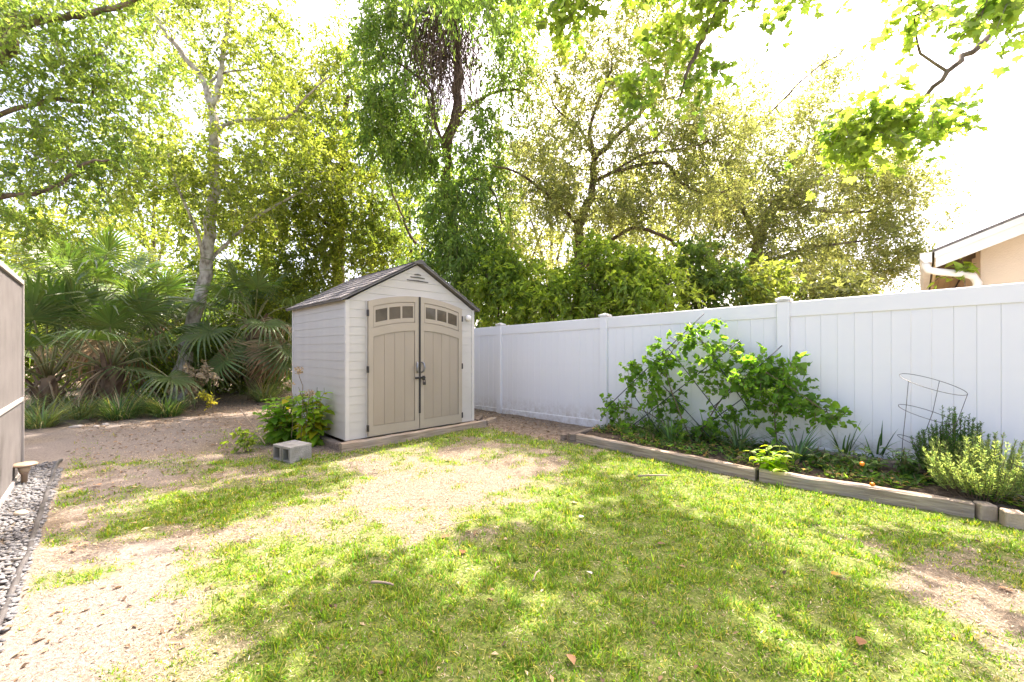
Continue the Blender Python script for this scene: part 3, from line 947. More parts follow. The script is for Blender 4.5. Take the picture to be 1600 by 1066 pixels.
# pale-barked tree over the palms
YA = 10.2
make_tree('pale_bark_tree', 'tall leaning tree with pale grey trunk behind the grass clumps at left', 'tree',
          [(pl(YA, (277, 626), (290, 550), (305, 490), (322, 415), (331, 330), (334, 250), (335, 205), (331, 165)), .165, .09),
           (pl(YA, (331, 165), (344, 128, .1), (347, 92, .2), (356, 40, .2), (364, -30, .3), (372, -120, .2)), .075, .03),
           (pl(YA, (331, 168), (318, 126), (286, 86, -.2), (256, 48, -.3), (236, 5, -.4), (225, -60, -.5)), .075, .03),
           (pl(YA, (335, 207), (368, 190), (440, 185, -.3), (458, 176, -.4), (480, 150, -.6), (515, 120, -.7)), .045, .015),
           (pl(YA, (328, 128), (350, 114, .2), (402, 106, .4), (440, 90, .5)), .03, .012),
           (pl(YA, (320, 420), (345, 390, .2), (400, 340, .5), (470, 300, .8), (520, 280, 1)), .05, .02),
           (pl(YA, (322, 440), (316, 395, -.2), (303, 350, -.5), (280, 300, -.7), (262, 240, -.8)), .05, .02)],
          [mass(250, 40, YA, 110, 80, 1.5, 42), mass(370, 40, YA, 90, 90, 1.5, 36), mass(440, 150, YA - .3, 90, 60, 1.2, 26), mass(340, 280, YA, 150, 90, 1.6, 60),
           mass(220, 170, YA, 80, 60, 1.3, 14), mass(470, 260, YA + .6, 80, 70, 1.2, 34), mass(260, 300, YA - .5, 90, 70, 1.2, 26), mass(300, -90, YA, 150, 80, 2, 30)],
          dict(dens=1.1, l=.088, w=.050, k=7, m=15, tl=.42, droop=.25, c=YG), M['bark_pale'], 21, leafmat='leaf_thin')

# tree whose boughs reach in from the left border
YB = 7.0
make_tree('overhanging_tree', 'leafy boughs of a bright green tree reaching in at the upper left border', 'tree',
          [([(-11.2, 6.8, -.05), (-11.0, 6.9, 2.0), (-10.4, 7.0, 4.0), (-9.6, 7.0, 5.6)] + pl(YB, (0, 85), (20, 46)), .19, .09),
           (pl(YB, (20, 46), (60, 33), (110, 24), (170, 14), (225, -5), (280, -40)), .07, .025),
           ([(-10.8, 6.9, 3.0)] + pl(YB, (-40, 330), (0, 308), (45, 304), (92, 290), (132, 256), (170, 250)), .06, .015),
           ([(-10.4, 7.0, 4.0)] + pl(YB, (-20, 190, .4), (80, 156, .6), (138, 158, .7), (150, 128, .8), (190, 110, 1.0)), .05, .012),
           (pl(YB, (0, 90), (20, 20), (40, -40), (50, -120)), .07, .03)],
          [mass(60, 60, YB, 100, 60, 1.1, 26), mass(170, 90, YB + .4, 90, 60, 1.0, 22), mass(80, 170, YB + .5, 110, 60, 1.1, 24), mass(60, 260, YB, 90, 55, 1.0, 20), mass(150, 240, YB + .6, 70, 60, .9, 14),
           mass(30, -40, YB, 120, 60, 1.4, 20), mass(200, -20, YB, 90, 40, 1.2, 12), mass(30, 340, YB + .5, 60, 40, .8, 10)],
          dict(dens=1.7, l=.085, w=.038, k=6, m=13, tl=.36, droop=.45, c=[((.12, .18, .05), 3), ((.17, .22, .06), 3), ((.08, .14, .045), 1)]), M['bark_grey'], 22, leafmat='leaf_thin')

# drooping dark tree behind the shed
YC = 11.0
ctree = make_tree('drooping_tree', 'tall dark green drooping tree with brown vine tangle rising behind the shed', 'tree',
          [(pl(YC, (722, 520), (716, 420), (704, 330), (698, 240), (712, 180), (716, 110), (708, 40), (702, -60), (700, -160)), .17, .08),
           (pl(YC, (700, 250), (680, 190, -.2), (672, 140, -.4), (640, 110, -.6), (600, 90, -.7)), .06, .02),
           (pl(YC, (712, 185), (760, 150, .2), (800, 140, .3), (830, 150, .4)), .05, .02),
           (pl(YC, (702, 300), (740, 280, -.4), (770, 300, -.7), (785, 350, -.9)), .045, .015),
           (pl(YC, (722, 430), (650, 380, .3), (625, 330, .4), (608, 290, .5)), .05, .02),
           (pl(YC, (708, 40), (640, 10, -.3), (590, 20, -.5)), .05, .015)],
          [mass(615, 60, YC - .4, 65, 70, 1.0, 40), mass(610, 170, YC - .5, 65, 80, 1.0, 44), mass(650, 230, YC - .5, 50, 40, .8, 18), mass(790, 90, YC, 55, 90, 1.0, 26), mass(720, 320, YC - .6, 70, 90, 1.0, 50),
           mass(740, 420, YC - .6, 60, 70, .9, 42), mass(660, 440, YC - .2, 50, 50, .9, 24), mass(660, -70, YC, 120, 60, 1.4, 40), mass(755, 230, YC - .2, 40, 60, .8, 16),
           over(420, 760, .45, 5), over(300, 745, .6, 7), over(180, 735, .7, 8), over(330, 790, .35, 4), over(120, 780, .4, 4), over(450, 715, .4, 5), over(60, 840, .35, 3), over(230, 820, .3, 3)],
          dict(dens=1.6, l=.12, w=.045, k=7, m=14, tl=.46, droop=.85, c=[((.09, .155, .045), 3), ((.125, .20, .05), 3), ((.17, .235, .055), 2)]), M['bark_brown'], 23)
# dead vines hanging over its trunk
r_ = np.random.default_rng(5)
tan = []
cb = np.array(ctree.location)
for i in range(420):
    x0 = r_.normal(695, 26); y0 = r_.uniform(-60, 90)
    L_ = r_.uniform(60, 170)
    Y0 = YC - .85 + r_.normal(0, .22)
    xs_ = x0 + np.cumsum(r_.normal(0, 7, 7)); ys_ = y0 + np.linspace(0, L_, 7)
    v, t = tube_arr(np.array([px(a, b, Y0 + r_.normal(0, .04)) for a, b in zip(xs_, ys_)]) - cb, .011, .006, 3)
    tan.append((v, t, np.ones((len(v), 3))))
V, T, C = join_geo(tan)
obj('vine_tangle', tri_mesh('vine_tangle', V, T, [M['vine_dead']]), ctree)

# dense evergreen left of it
YD = 13.0
make_tree('evergreen_tree', 'dense olive green tree with reddish trunk left of the shed roof', 'tree',
          [(pl(YD, (525, 560), (528, 460), (530, 370), (532, 290), (540, 220), (545, 150)), .22, .06),
           (pl(YD, (530, 370), (480, 320, -.4), (440, 300, -.6), (410, 300, -.8)), .06, .02),
           (pl(YD, (532, 300), (580, 250, -.3), (610, 230, -.5)), .05, .02)],
          [mass(500, 180, YD, 60, 90, 1.5, 44), mass(550, 280, YD - .3, 90, 90, 1.5, 66), mass(450, 330, YD - .5, 90, 90, 1.5, 74), mass(470, 440, YD - .8, 90, 60, 1.3, 66), mass(580, 380, YD - .6, 80, 70, 1.2, 60), mass(420, 520, YD - 1, 60, 50, 1, 30), mass(540, 90, YD, 40, 60, 1.2, 18)],
          dict(dens=1.7, l=.088, w=.054, k=7, m=15, tl=.42, droop=.3, c=[((.12, .155, .025), 3), ((.18, .205, .035), 3), ((.085, .13, .03), 3)]), M['bark_brown'], 24)

# oaks beyond the fence
YE = 11.0
make_tree('live_oak', 'grey green oak with dark forked trunk beyond the fence, middle of the picture', 'tree',
          [(pl(YE, (906, 530), (905, 440), (905, 370), (908, 345), (924, 300), (930, 250)), .15, .09),
           (pl(YE, (907, 355), (884, 332, -.2), (852, 300, -.3), (812, 272, -.5), (770, 258, -.6)), .06, .02),
           (pl(YE, (927, 285), (956, 270, -.3), (1034, 254, -.5), (1062, 284, -.6), (1095, 300, -.7), (1130, 300, -.8)), .06, .02),
           (pl(YE, (930, 250), (964, 212, .1), (998, 180, .2), (1032, 136, .3), (1050, 90, .3), (1060, 40, .3)), .075, .02),
           (pl(YE, (930, 250), (922, 200, -.1), (938, 150, -.1), (955, 110, -.2), (950, 60, -.2)), .055, .015),
           (pl(YE, (930, 252), (905, 200, .2), (870, 170, .3), (850, 120, .4)), .05, .015),
           (pl(YE, (915, 420, .2), (950, 380, 0), (992, 356, -.3), (1042, 372, -.4), (1062, 386, -.5), (1104, 390, -.6)), .06, .03),
           (pl(YE, (960, 268, -.3), (1010, 240, -.6), (1080, 230, -.8), (1150, 200, -.9)), .04, .012)],
          [mass(870, 150, YE, 70, 70, 1.3, 38), mass(850, 260, YE - .3, 80, 70, 1.3, 46), mass(960, 110, YE, 80, 80, 1.3, 46), mass(1060, 90, YE, 70, 80, 1.3, 36), mass(1000, 230, YE - .3, 100, 70, 1.3, 56), mass(1100, 260, YE - .5, 70, 80, 1.3, 44),
           mass(1010, 330, YE - .3, 110, 55, 1.2, 52), mass(880, 350, YE, 70, 60, 1.2, 34), mass(1130, 170, YE, 60, 60, 1.2, 26), mass(1000, 20, YE, 90, 60, 1.5, 26)],
          dict(dens=1.95, l=.068, w=.036, k=8, m=14, tl=.38, droop=.15, c=OK_), M['bark_brown'], 25)
YF = 13.0
make_tree('live_oak', 'wide pale oak beyond the fence reaching towards the neighbouring house', 'tree',
          [(pl(YF, (1180, 540), (1175, 450), (1185, 380), (1210, 320), (1240, 280)), .22, .10),
           (pl(YF, (1185, 380), (1150, 300, -.3), (1140, 250, -.4), (1190, 190, -.4), (1260, 120, -.4), (1325, 75, -.4)), .07, .015),
           (pl(YF, (1210, 320), (1270, 290, -.4), (1300, 250, -.6), (1330, 215, -.7), (1360, 170, -.8)), .07, .02),
           (pl(YF, (1210, 325), (1290, 330, .2), (1360, 330, .3), (1420, 300, .3)), .07, .02),
           (pl(YF, (1180, 420), (1250, 390, -.3), (1320, 380, -.4), (1400, 370, -.4)), .07, .02),
           (pl(YF, (1178, 440), (1110, 400, -.5), (1070, 340, -.6)), .06, .02)],
          [mass(1240, 200, YF, 90, 80, 1.6, 50), mass(1330, 270, YF, 90, 80, 1.6, 62), mass(1220, 320, YF - .3, 100, 80, 1.6, 70), mass(1390, 320, YF, 75, 70, 1.4, 50), mass(1340, 400, YF, 80, 50, 1.4, 48), mass(1190, 410, YF - .4, 90, 60, 1.3, 54),
           mass(1150, 260, YF, 70, 70, 1.4, 34), mass(1300, 120, YF, 40, 40, .8, 9), mass(1430, 290, YF, 40, 35, 1, 12), mass(1130, 350, YF, 70, 60, 1.2, 34), mass(1400, 420, YF - .2, 50, 30, 1, 16)],
          dict(dens=1.8, l=.078, w=.042, k=8, m=14, tl=.44, droop=.15, c=OK_), M['bark_grey'], 26)


def bush(name, label, x, y, Y, rx, ry, n, leaf, seed, leafmat='leaf', group=None, bark=None, cat='shrub', rz=.7, stems=4, tmpl='rhomb', sr=.035):
    b = np.array([(x - HX) / F * Y, Y, 0.0])
    rr = np.random.default_rng(seed)
    top = px(x, y, Y)
    limbs = []
    for i in range(stems):
        e = top + np.array([rr.normal(0, rx / F * Y * .5), rr.normal(0, rz * .4), rr.normal(0, ry / F * Y * .3)])
        s = b + np.array([rr.normal(0, min(.08, sr * 2.5)), rr.normal(0, min(.08, sr * 2.5)), -.03])
        if i == 0: s = b + np.array([0, 0, -.03])
        limbs.append(([s, (s * .5 + e * .5) + rr.normal(0, min(.1, sr * 3), 3), e], sr, sr * .35))
    return make_tree(name, label, cat, limbs, [mass(x, y, Y, rx, ry, rz, n)], leaf, bark or M['bark_brown'], seed, group, leafmat, tmpl, 'foliage')


BL = dict(dens=1.1, l=.12, w=.065, k=7, m=12, tl=.40, droop=.45, c=BR)
HG = 'shrubs crowding over the fence'
for i, (x, y, Y, rx, ry, n, lb) in enumerate((
        (790, 450, 9.8, 55, 75, 56, 'bright green shrub over the fence next to the shed roof'),
        (870, 468, 9.2, 60, 60, 50, 'bright green shrub over the fence below the forked oak trunk'),
        (950, 440, 9.3, 60, 75, 60, 'bright green shrub over the fence above the left side of the vine'),
        (1010, 448, 8.8, 55, 62, 46, 'bright green shrub over the fence above the trellis top'),
        (1100, 440, 9.6, 60, 62, 50, 'darker green shrub over the fence between trellis and rightmost post'),
        (1190, 458, 9.4, 50, 38, 32, 'yellow green low shrub just behind the rightmost fence post'),
        (1290, 455, 9.6, 60, 28, 30, 'grey green low shrub over the fence right of the rightmost post'))):
    lf = dict(BL)
    if i == 4: lf['c'] = DG
    if i == 5: lf['c'] = YG
    if i == 6: lf['c'] = OK_
    bush('fence_shrub', lb, x, y, Y, rx, ry, n, lf, 60 + i, 'leaf', HG)
# background shrubs and trees
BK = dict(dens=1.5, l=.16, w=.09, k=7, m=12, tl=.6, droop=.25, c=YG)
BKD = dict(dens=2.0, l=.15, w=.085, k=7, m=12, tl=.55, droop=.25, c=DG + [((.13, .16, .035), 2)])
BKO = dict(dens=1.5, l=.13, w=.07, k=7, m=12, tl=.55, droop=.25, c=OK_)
UG = 'understorey shrubs behind the palms'
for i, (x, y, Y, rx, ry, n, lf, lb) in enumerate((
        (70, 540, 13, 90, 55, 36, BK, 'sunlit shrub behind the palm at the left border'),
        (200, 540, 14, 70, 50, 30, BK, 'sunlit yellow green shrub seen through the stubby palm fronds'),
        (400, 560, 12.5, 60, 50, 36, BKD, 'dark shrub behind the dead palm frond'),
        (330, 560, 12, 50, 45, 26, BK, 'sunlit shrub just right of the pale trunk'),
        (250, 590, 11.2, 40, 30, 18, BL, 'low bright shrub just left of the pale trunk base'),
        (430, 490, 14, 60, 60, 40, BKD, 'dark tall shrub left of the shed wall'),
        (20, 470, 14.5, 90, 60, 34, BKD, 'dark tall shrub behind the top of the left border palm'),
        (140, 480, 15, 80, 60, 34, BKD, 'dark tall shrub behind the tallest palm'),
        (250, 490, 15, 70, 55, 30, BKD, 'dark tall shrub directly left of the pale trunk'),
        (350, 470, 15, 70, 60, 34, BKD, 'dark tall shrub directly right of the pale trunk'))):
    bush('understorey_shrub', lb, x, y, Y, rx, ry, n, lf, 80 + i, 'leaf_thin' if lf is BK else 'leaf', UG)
FG = 'background trees'
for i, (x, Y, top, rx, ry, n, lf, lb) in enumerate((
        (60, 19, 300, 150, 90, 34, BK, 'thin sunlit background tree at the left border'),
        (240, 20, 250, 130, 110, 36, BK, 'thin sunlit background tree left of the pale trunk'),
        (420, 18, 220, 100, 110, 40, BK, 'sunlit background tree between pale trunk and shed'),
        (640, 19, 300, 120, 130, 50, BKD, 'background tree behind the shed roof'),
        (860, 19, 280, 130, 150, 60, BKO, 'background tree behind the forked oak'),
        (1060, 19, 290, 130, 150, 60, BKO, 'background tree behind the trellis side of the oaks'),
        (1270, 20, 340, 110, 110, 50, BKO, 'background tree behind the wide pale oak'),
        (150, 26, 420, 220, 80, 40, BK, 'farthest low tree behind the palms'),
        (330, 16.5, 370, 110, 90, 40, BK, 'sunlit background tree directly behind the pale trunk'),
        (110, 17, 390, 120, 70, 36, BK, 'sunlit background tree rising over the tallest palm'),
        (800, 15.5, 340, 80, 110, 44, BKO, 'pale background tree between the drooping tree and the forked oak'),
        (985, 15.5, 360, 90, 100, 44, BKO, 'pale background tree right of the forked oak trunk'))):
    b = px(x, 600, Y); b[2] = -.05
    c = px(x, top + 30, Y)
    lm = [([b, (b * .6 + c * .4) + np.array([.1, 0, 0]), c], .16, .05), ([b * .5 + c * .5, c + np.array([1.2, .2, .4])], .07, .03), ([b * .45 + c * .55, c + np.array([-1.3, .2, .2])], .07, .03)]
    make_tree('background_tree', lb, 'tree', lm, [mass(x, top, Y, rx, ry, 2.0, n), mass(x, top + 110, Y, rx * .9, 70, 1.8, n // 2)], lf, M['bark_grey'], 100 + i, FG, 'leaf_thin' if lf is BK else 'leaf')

# maple whose branches hang over the lawn
maple = make_tree('maple_tree', 'bright lime green maple branches hanging over the lawn from upper right', 'tree',
          [([(6.6, 1.3, -.05), (6.5, 1.35, 1.5), (6.3, 1.5, 3.0), (6.0, 1.8, 4.6), (5.6, 2.2, 6.4), (5.2, 2.6, 8.2)], .20, .07),
           ([(6.25, 1.55, 3.2), (5.5, 2.3, 4.6)] + pl(4.0, (1610, 0), (1530, 72, .05), (1480, 112, .1), (1432, 168, .2), (1388, 192, .25)), .05, .010),
           ([(5.8, 2.0, 5.4), (4.6, 3.0, 6.6), (3.4, 3.9, 6.9)] + pl(4.9, (1135, 0), (1100, 60), (1075, 110), (1062, 150)), .06, .012),
           ([(3.4, 3.9, 6.9), (2.2, 4.3, 6.6), (1.2, 4.5, 6.0), (.6, 4.6, 5.4)], .04, .012),
           ([(5.2, 2.6, 8.2), (4.0, 3.4, 9.4), (2.6, 4.4, 10.0)], .05, .015)],
          [mass(1390, 185, 4.25, 70, 22, .3, 14), mass(1325, 215, 4.4, 35, 40, .3, 8), mass(1425, 215, 4.25, 50, 18, .3, 6), mass(1535, 5, 3.3, 60, 8, .35, 6), mass(1440, -5, 3.6, 35, 8, .35, 3),
           mass(1060, 50, 4.9, 65, 45, .5, 12), mass(1005, 145, 4.9, 32, 28, .3, 6), mass(880, 15, 4.6, 65, 28, .5, 10), mass(1090, 120, 4.8, 25, 30, .3, 3), mass(1230, -5, 4.3, 50, 10, .4, 3),
           over(910, 715, .40, 8), over(960, 760, .40, 10), over(1010, 810, .50, 14), over(1050, 870, .45, 12), over(1150, 850, .22, 4), over(860, 865, .40, 11), over(760, 850, .22, 4), over(700, 985, .42, 12),
           over(560, 960, .38, 9), over(470, 1010, .25, 4), over(1010, 960, .40, 12), over(1100, 1010, .25, 5), over(1190, 900, .18, 3), over(880, 1030, .22, 4), over(630, 1060, .36, 9), over(1300, 930, .16, 3), over(1340, 965, .12, 2)],
          dict(l=.078, w=.082, k=6, m=7, tl=.24, droop=.45, c=[((.17, .24, .045), 3), ((.24, .30, .06), 3), ((.11, .19, .04), 2)]), M['bark_grey'], 31, leafmat='leaf_maple', tmpl='maple')

# ------------------------------------------------------------------ palms
def frond_mesh(seed, dead=False, L=.62, nseg=28, spread=2.15):
    r = np.random.default_rng(seed)
    parts = []
    # blade folds out from the petiole end at the origin, pointing along +Y, normal +Z
    for i in range(nseg):
        a = (i / (nseg - 1) - .5) * 2 * spread
        ln = L * (1 - .28 * abs(a / spread) ** 1.5) * r.uniform(.9, 1.08)
        d = np.array([math.sin(a), math.cos(a), 0]); n_ = np.array([0, 0, 1.0])
        s = np.array([math.cos(a), -math.sin(a), 0])
        hub = np.array([0, .10 * (1 - abs(a) / spread), 0])
        rows = 6; pts = []; wd = []
        drp = r.uniform(.15, .60) * (2.2 if dead else 1.0) + (.35 if r.random() < .3 else 0)
        for k in range(rows + 1):
            u = k / rows
            z = .20 * math.sin(min(u, .6) * 2.0) * .35 - drp * ln * max(0, u - .45) ** 1.6 * 2.2
            pts.append(hub + d * ln * (u - .10 * drp * u * u) + n_ * (z * 1.0 - .10 * abs(a / spread) * ln * u))
            wd.append((ln * u * (2 * spread / nseg) * .50 if u < .40 else ln * .40 * (2 * spread / nseg) * .50 * (1 - (u - .40) / .60)) + .002)
        V = []
        for k in range(rows + 1):
            V += [pts[k] - s * wd[k], pts[k] + n_ * wd[k] * .55, pts[k] + s * wd[k]]
        T = []
        for k in range(rows):
            b = k * 3
            T += [(b, b + 1, b + 4), (b, b + 4, b + 3), (b + 1, b + 2, b + 5), (b + 1, b + 5, b + 4)]
        base = np.array([.36, .27, .16]) if dead else np.array([.10, .145, .048])
        cc = np.clip(base * np.exp(r.normal(0, .15)) * np.array([1 + r.normal(0, .1), 1, 1]), .01, .8)
        C = np.repeat(cc[None], len(V), 0)
        if not dead:
            tip = np.array([.20, .17, .08]); C[-3:] = C[-3:] * .4 + tip * .6
        parts.append((np.array(V), np.array(T), C))
    V, T, C = join_geo(parts)
    return tri_mesh('frond_blade', V, T, [M['dry'] if dead else M['leaf_glossy']], C)


FM = [frond_mesh(300 + i) for i in range(4)]
FD = [frond_mesh(320 + i, True) for i in range(2)]
M['petiole'] = pmat('palm_petiole', (0.16, 0.20, 0.06), (0.24, 0.20, 0.09), 4, 0.5)
M['petiole_dead'] = pmat('palm_petiole_dead', (0.34, 0.25, 0.15), (0.22, 0.155, 0.09), 6, 0.8)
M['boot'] = pmat('palm_boot', (0.27, 0.19, 0.12), (0.13, 0.085, 0.055), 7, 0.95, 0.8, 22, 0.1, stretch=(1, 1, .3))


def palm(label, base, h, r0, fronds, boots, seed):
    """fronds: (azimuth deg, elevation deg, petiole length, scale, dead)"""
    r = random.Random(seed)
    root = empty('fan_palm', tuple(base), 0, label, 'palm', 'fan palms at the left')
    tr = MB()
    zz = [(-.05, 1.25), (.1, 1.1), (.3 * h, 1), (.6 * h, .95), (h, .7)]
    tr.tube([(math.sin(z * 2) * .02, 0, z) for z, _ in zz], [r0 * s for _, s in zz], 10)
    tr.build('trunk', M['boot'], root, True)
    b0 = None
    for i in range(boots):
        z = h * (.12 + .88 * (i / boots)); a = i * 2.4 + r.uniform(-.2, .2)
        if b0 is None:
            m = MB().add([(-.05, 0, 0), (.05, 0, 0), (.03, .12, .26), (-.03, .12, .26), (-.045, .035, -.01), (.045, .035, -.01), (.026, .14, .25), (-.026, .14, .25)],
                         [(0, 1, 2, 3), (7, 6, 5, 4), (0, 4, 5, 1), (1, 5, 6, 2), (2, 6, 7, 3), (3, 7, 4, 0)])
            o = m.build('boot', M['boot'], root); b0 = o.data
        else:
            o = obj('boot', b0, root)
        o.location = (-math.sin(a) * r0 * .8, math.cos(a) * r0 * .8, z)
        o.rotation_euler = (r.uniform(-.25, .15), 0, a)
        s = r.uniform(.8, 1.35); o.scale = (s, s, s)
    for (az, el, pl_, sc, dead) in fronds:
        a, e = math.radians(az), math.radians(el)
        d = Vector((math.cos(a) * math.cos(e), math.sin(a) * math.cos(e), math.sin(e)))
        p0 = Vector((0, 0, h - .05)) + Vector((d.x, d.y, 0)) * r0 * .5
        sag = (.10 if el > 20 else .22) * pl_
        p1 = p0 + d * pl_ * .5 + Vector((0, 0, sag * .35)); p2 = p0 + d * pl_ - Vector((0, 0, sag))
        m = MB().tube([p0, p0.lerp(p1, .5) + Vector((0, 0, .01)), p1, p1.lerp(p2, .55) + Vector((0, 0, .012)), p2], [.024, .018, .014, .012, .011], 6)
        fr = m.build('frond', M['petiole_dead'] if dead else M['petiole'], root, True)
        me = random.choice(FD if dead else FM)
        bl = obj('frond_blade', me, fr, tuple(p2))
        y = (p2 - p1).normalized()
        z = Vector((0, 0, 1)) - y * y.z
        if z.length < .1: z = Vector((1, 0, 0))
        z = (z.normalized() + Vector((r.uniform(-.35, .35), r.uniform(-.35, .35), 0))); z = (z - y * z.dot(y)).normalized()
        x = y.cross(z)
        bl.rotation_euler = Matrix((x, y, z)).transposed().to_euler()
        bl.scale = (sc, sc, sc)
    return root


def rand_fronds(n, seed, elmin, elmax, plen, sc, dead=0):
    r = random.Random(seed)
    out = []
    for i in range(n):
        out.append((i * 137.5 + r.uniform(-20, 20), elmin + (elmax - elmin) * ((i + .5) / n) + r.uniform(-6, 6), plen * r.uniform(.8, 1.2), sc * r.uniform(.85, 1.15), False))
    for i in range(dead):
        out.append((r.uniform(0, 360), r.uniform(-60, -25), plen * r.uniform(.6, .9), sc * r.uniform(.8, 1), True))
    return out


def gp(x, Y): return ((x - HX) / F * Y, Y, 0)


palm('stubby fan palm with exposed shaggy trunk left of the pale tree', gp(172, 9.0), .95, .17, rand_fronds(18, 1, 0, 82, 1.45, 1.5, 7), 26, 41)
palm('bushy fan palm spreading beside the grey wall at the left border', gp(75, 8.6), .75, .15, rand_fronds(17, 2, 12, 85, 1.6, 1.55, 4), 12, 42)
palm('fan palm behind the pale trunk with hanging fronds and a dead tan frond', gp(398, 10.6), 2.05, .15, rand_fronds(22, 3, -45, 70, .95, 1.45, 6) + [(-20, 8, .8, 1.0, True), (-70, -50, .6, 1.1, False), (-110, -55, .6, 1.1, False)], 16, 43)
palm('tall fan palm whose upper fronds rise above the stubby palm', gp(140, 10.4), 2.3, .15, rand_fronds(15, 4, 5, 80, 1.4, 1.6, 6), 10, 44)
palm('fan palm in the shade between the pale trunk and the stubby palm', gp(250, 11.6), 2.0, .15, rand_fronds(20, 5, -30, 75, 1.15, 1.5, 5), 10, 45)


# ------------------------------------------------------------------ low plants
def tuft(name, label, loc, n, ln, w, col, seed, group=None, cat='grass clump', lean=(.15, .9), bend=(.5, 1.6), rad=.10, mat='leaf_glossy', dead=.1, part='blades'):
    r = np.random.default_rng(seed)
    az = r.uniform(0, 2 * math.pi, n)
    P = np.stack([np.cos(az), np.sin(az), np.zeros(n)], 1) * (rad * r.random((n, 1)) ** .6)
    P[:, 2] = -.01
    C = jitter_col(col, n, r, .25, .1)
    dd = r.random(n) < dead
    C[dd] = jitter_col((.36, .29, .16), int(dd.sum()), r, .15, .05)
    V, T, C = blade_geo(P, az + r.normal(0, .5, n), ln * r.uniform(.6, 1.15, n), w * r.uniform(.7, 1.2, n), r.uniform(*lean, n), r.uniform(*bend, n), C, 5)
    o = obj(name, tri_mesh(name, V, T, [M[mat]], C), None, loc)
    return tag(o, label, cat, group)


LG = 'strappy border grass clumps'
for i, (x, y, n, ln, lb) in enumerate(((62, 668, 260, .52, 'large strappy grass clump against the grey wall'), (125, 655, 240, .48, 'strappy grass clump below the bushy palm'),
                                      (188, 655, 280, .50, 'dark strappy grass clump below the stubby palm trunk'), (262, 650, 300, .48, 'dark strappy grass clump at the foot of the pale tree'),
                                      (225, 645, 200, .40, 'smaller strappy grass clump between two dark ones left of the pale tree'), (415, 628, 320, .58, 'strappy grass clump arching left of the shed bushes'), (390, 612, 200, .5, 'strappy grass clump further back left of the shed'),
                                      (30, 650, 180, .5, 'strappy grass clump half hidden by the grey wall'), (90, 640, 200, .5, 'strappy grass clump in the second row below the bushy palm'))):
    p = pg(x, y)
    tuft('border_grass', lb, tuple(p), n, ln * 1.45, .019, (.17, .21, .09) if i not in (2, 3) else (.08, .135, .045), 400 + i, LG, rad=.20, lean=(.1, .9), bend=(.6, 1.5), dead=.18)


def leafy(name, label, base, stems, leaf_l, leaf_w, col, seed, tmpl='broad', cat='plant', group=None, mat='leaf_glossy', per=12, droop=.35, stem_mat='stem', yellow=.0, hang=.0):
    """a leafy plant: each stem is (dx, dy, height)"""
    r = np.random.default_rng(seed)
    root = empty(name, tuple(base), 0, label, cat, group)
    P, D, N, L, Cs = [], [], [], [], []
    for (dx, dy, h) in stems:
        pts = wiggle([(dx * .15, dy * .15, -.02), (dx * .5, dy * .5, h * .55), (dx, dy, h)], r, .008, 4)
        MB().tube(pts, list(np.linspace(.007, .003, len(pts))), 5).build('stem', M[stem_mat], root, True)
        for i in range(per):
            u = (i + .6) / per
            u = .12 + .88 * u
            q = pts[int(u * (len(pts) - 1))]
            a = i * 2.4 + r.uniform(-.5, .5)
            P.append(q); D.append((math.cos(a), math.sin(a), .35 - droop * (1.3 - u) + r.normal(0, .15)))
            N.append((r.normal(0, .2), r.normal(0, .2), 1)); L.append(leaf_l * (1.15 - .55 * u) * r.uniform(.75, 1.2))
            c = jitter_col(col, 1, r, .18, .08)[0]
            if r.random() < yellow * (1.4 - u): c = np.array([.34, .30, .02]) * r.uniform(.8, 1.1)
            Cs.append(c)
    P, D, N, L, Cs = map(np.array, (P, D, N, L, Cs))
    V, T, C = leaf_geo(tmpl, P, D, N, L, L * leaf_w / leaf_l, Cs)
    obj('foliage', tri_mesh('foliage', V, T, [M[mat]], C, smooth=np.ones(len(T), bool)), root)
    return root


rr = random.Random(3)
# hydrangeas against the shed
h1 = leafy('leafy_bush', 'broad-leaved green bush behind the concrete blocks left of the shed', pg(438, 690), [(rr.uniform(-.26, .30), rr.uniform(-.25, .25), rr.uniform(.30, .70)) for _ in range(30)], .19, .11, (.16, .28, .035), 501, yellow=.08, per=12, mat='leaf')
h2 = leafy('leafy_bush', 'broad-leaved bush with yellowing leaves at the front corner of the shed', pg(492, 694), [(rr.uniform(-.30, .24), rr.uniform(-.25, .25), rr.uniform(.36, .80)) for _ in range(22)], .20, .11, (.21, .33, .035), 502, yellow=.30, per=12, droop=.45, mat='leaf')
tag(h1, group='hydrangea bushes by the shed'); tag(h2, group='hydrangea bushes by the shed')
# dried bloom heads on stalks
for i, (x, y, bx, by, lb) in enumerate(((467, 579, 470, 660, 'dried brown flower head standing tallest against the shed side'), (452, 600, 455, 655, 'dried brown flower head at the left edge of the shed side'), (484, 615, 478, 660, 'dried brown flower head lowest against the shed side'))):
    Yb = 5.45
    a, b = px(bx, by, Yb), px(x, y, Yb)
    root = empty('dried_bloom', tuple(a), 0, lb, 'dried flower', 'dried flower heads by the shed')
    MB().tube(wiggle([(0, 0, -.25), (.02, .01, (b - a)[2] * .5), tuple(b - a)], np.random.default_rng(i), .008, 3), .004, 5).build('stalk', M['stem_brown'], root)
    q = np.random.default_rng(70 + i); n = 70
    V, T, C = leaf_geo('rhomb', (b - a) + rand_dirs(n, q) * np.array([.055, .055, .035]), rand_dirs(n, q), rand_dirs(n, q), np.full(n, .028), np.full(n, .024), jitter_col((.46, .36, .23), n, q, .2, .05))
    obj('flower_head', tri_mesh('flower_head', V, T, [M['dry_bloom']], C), root)

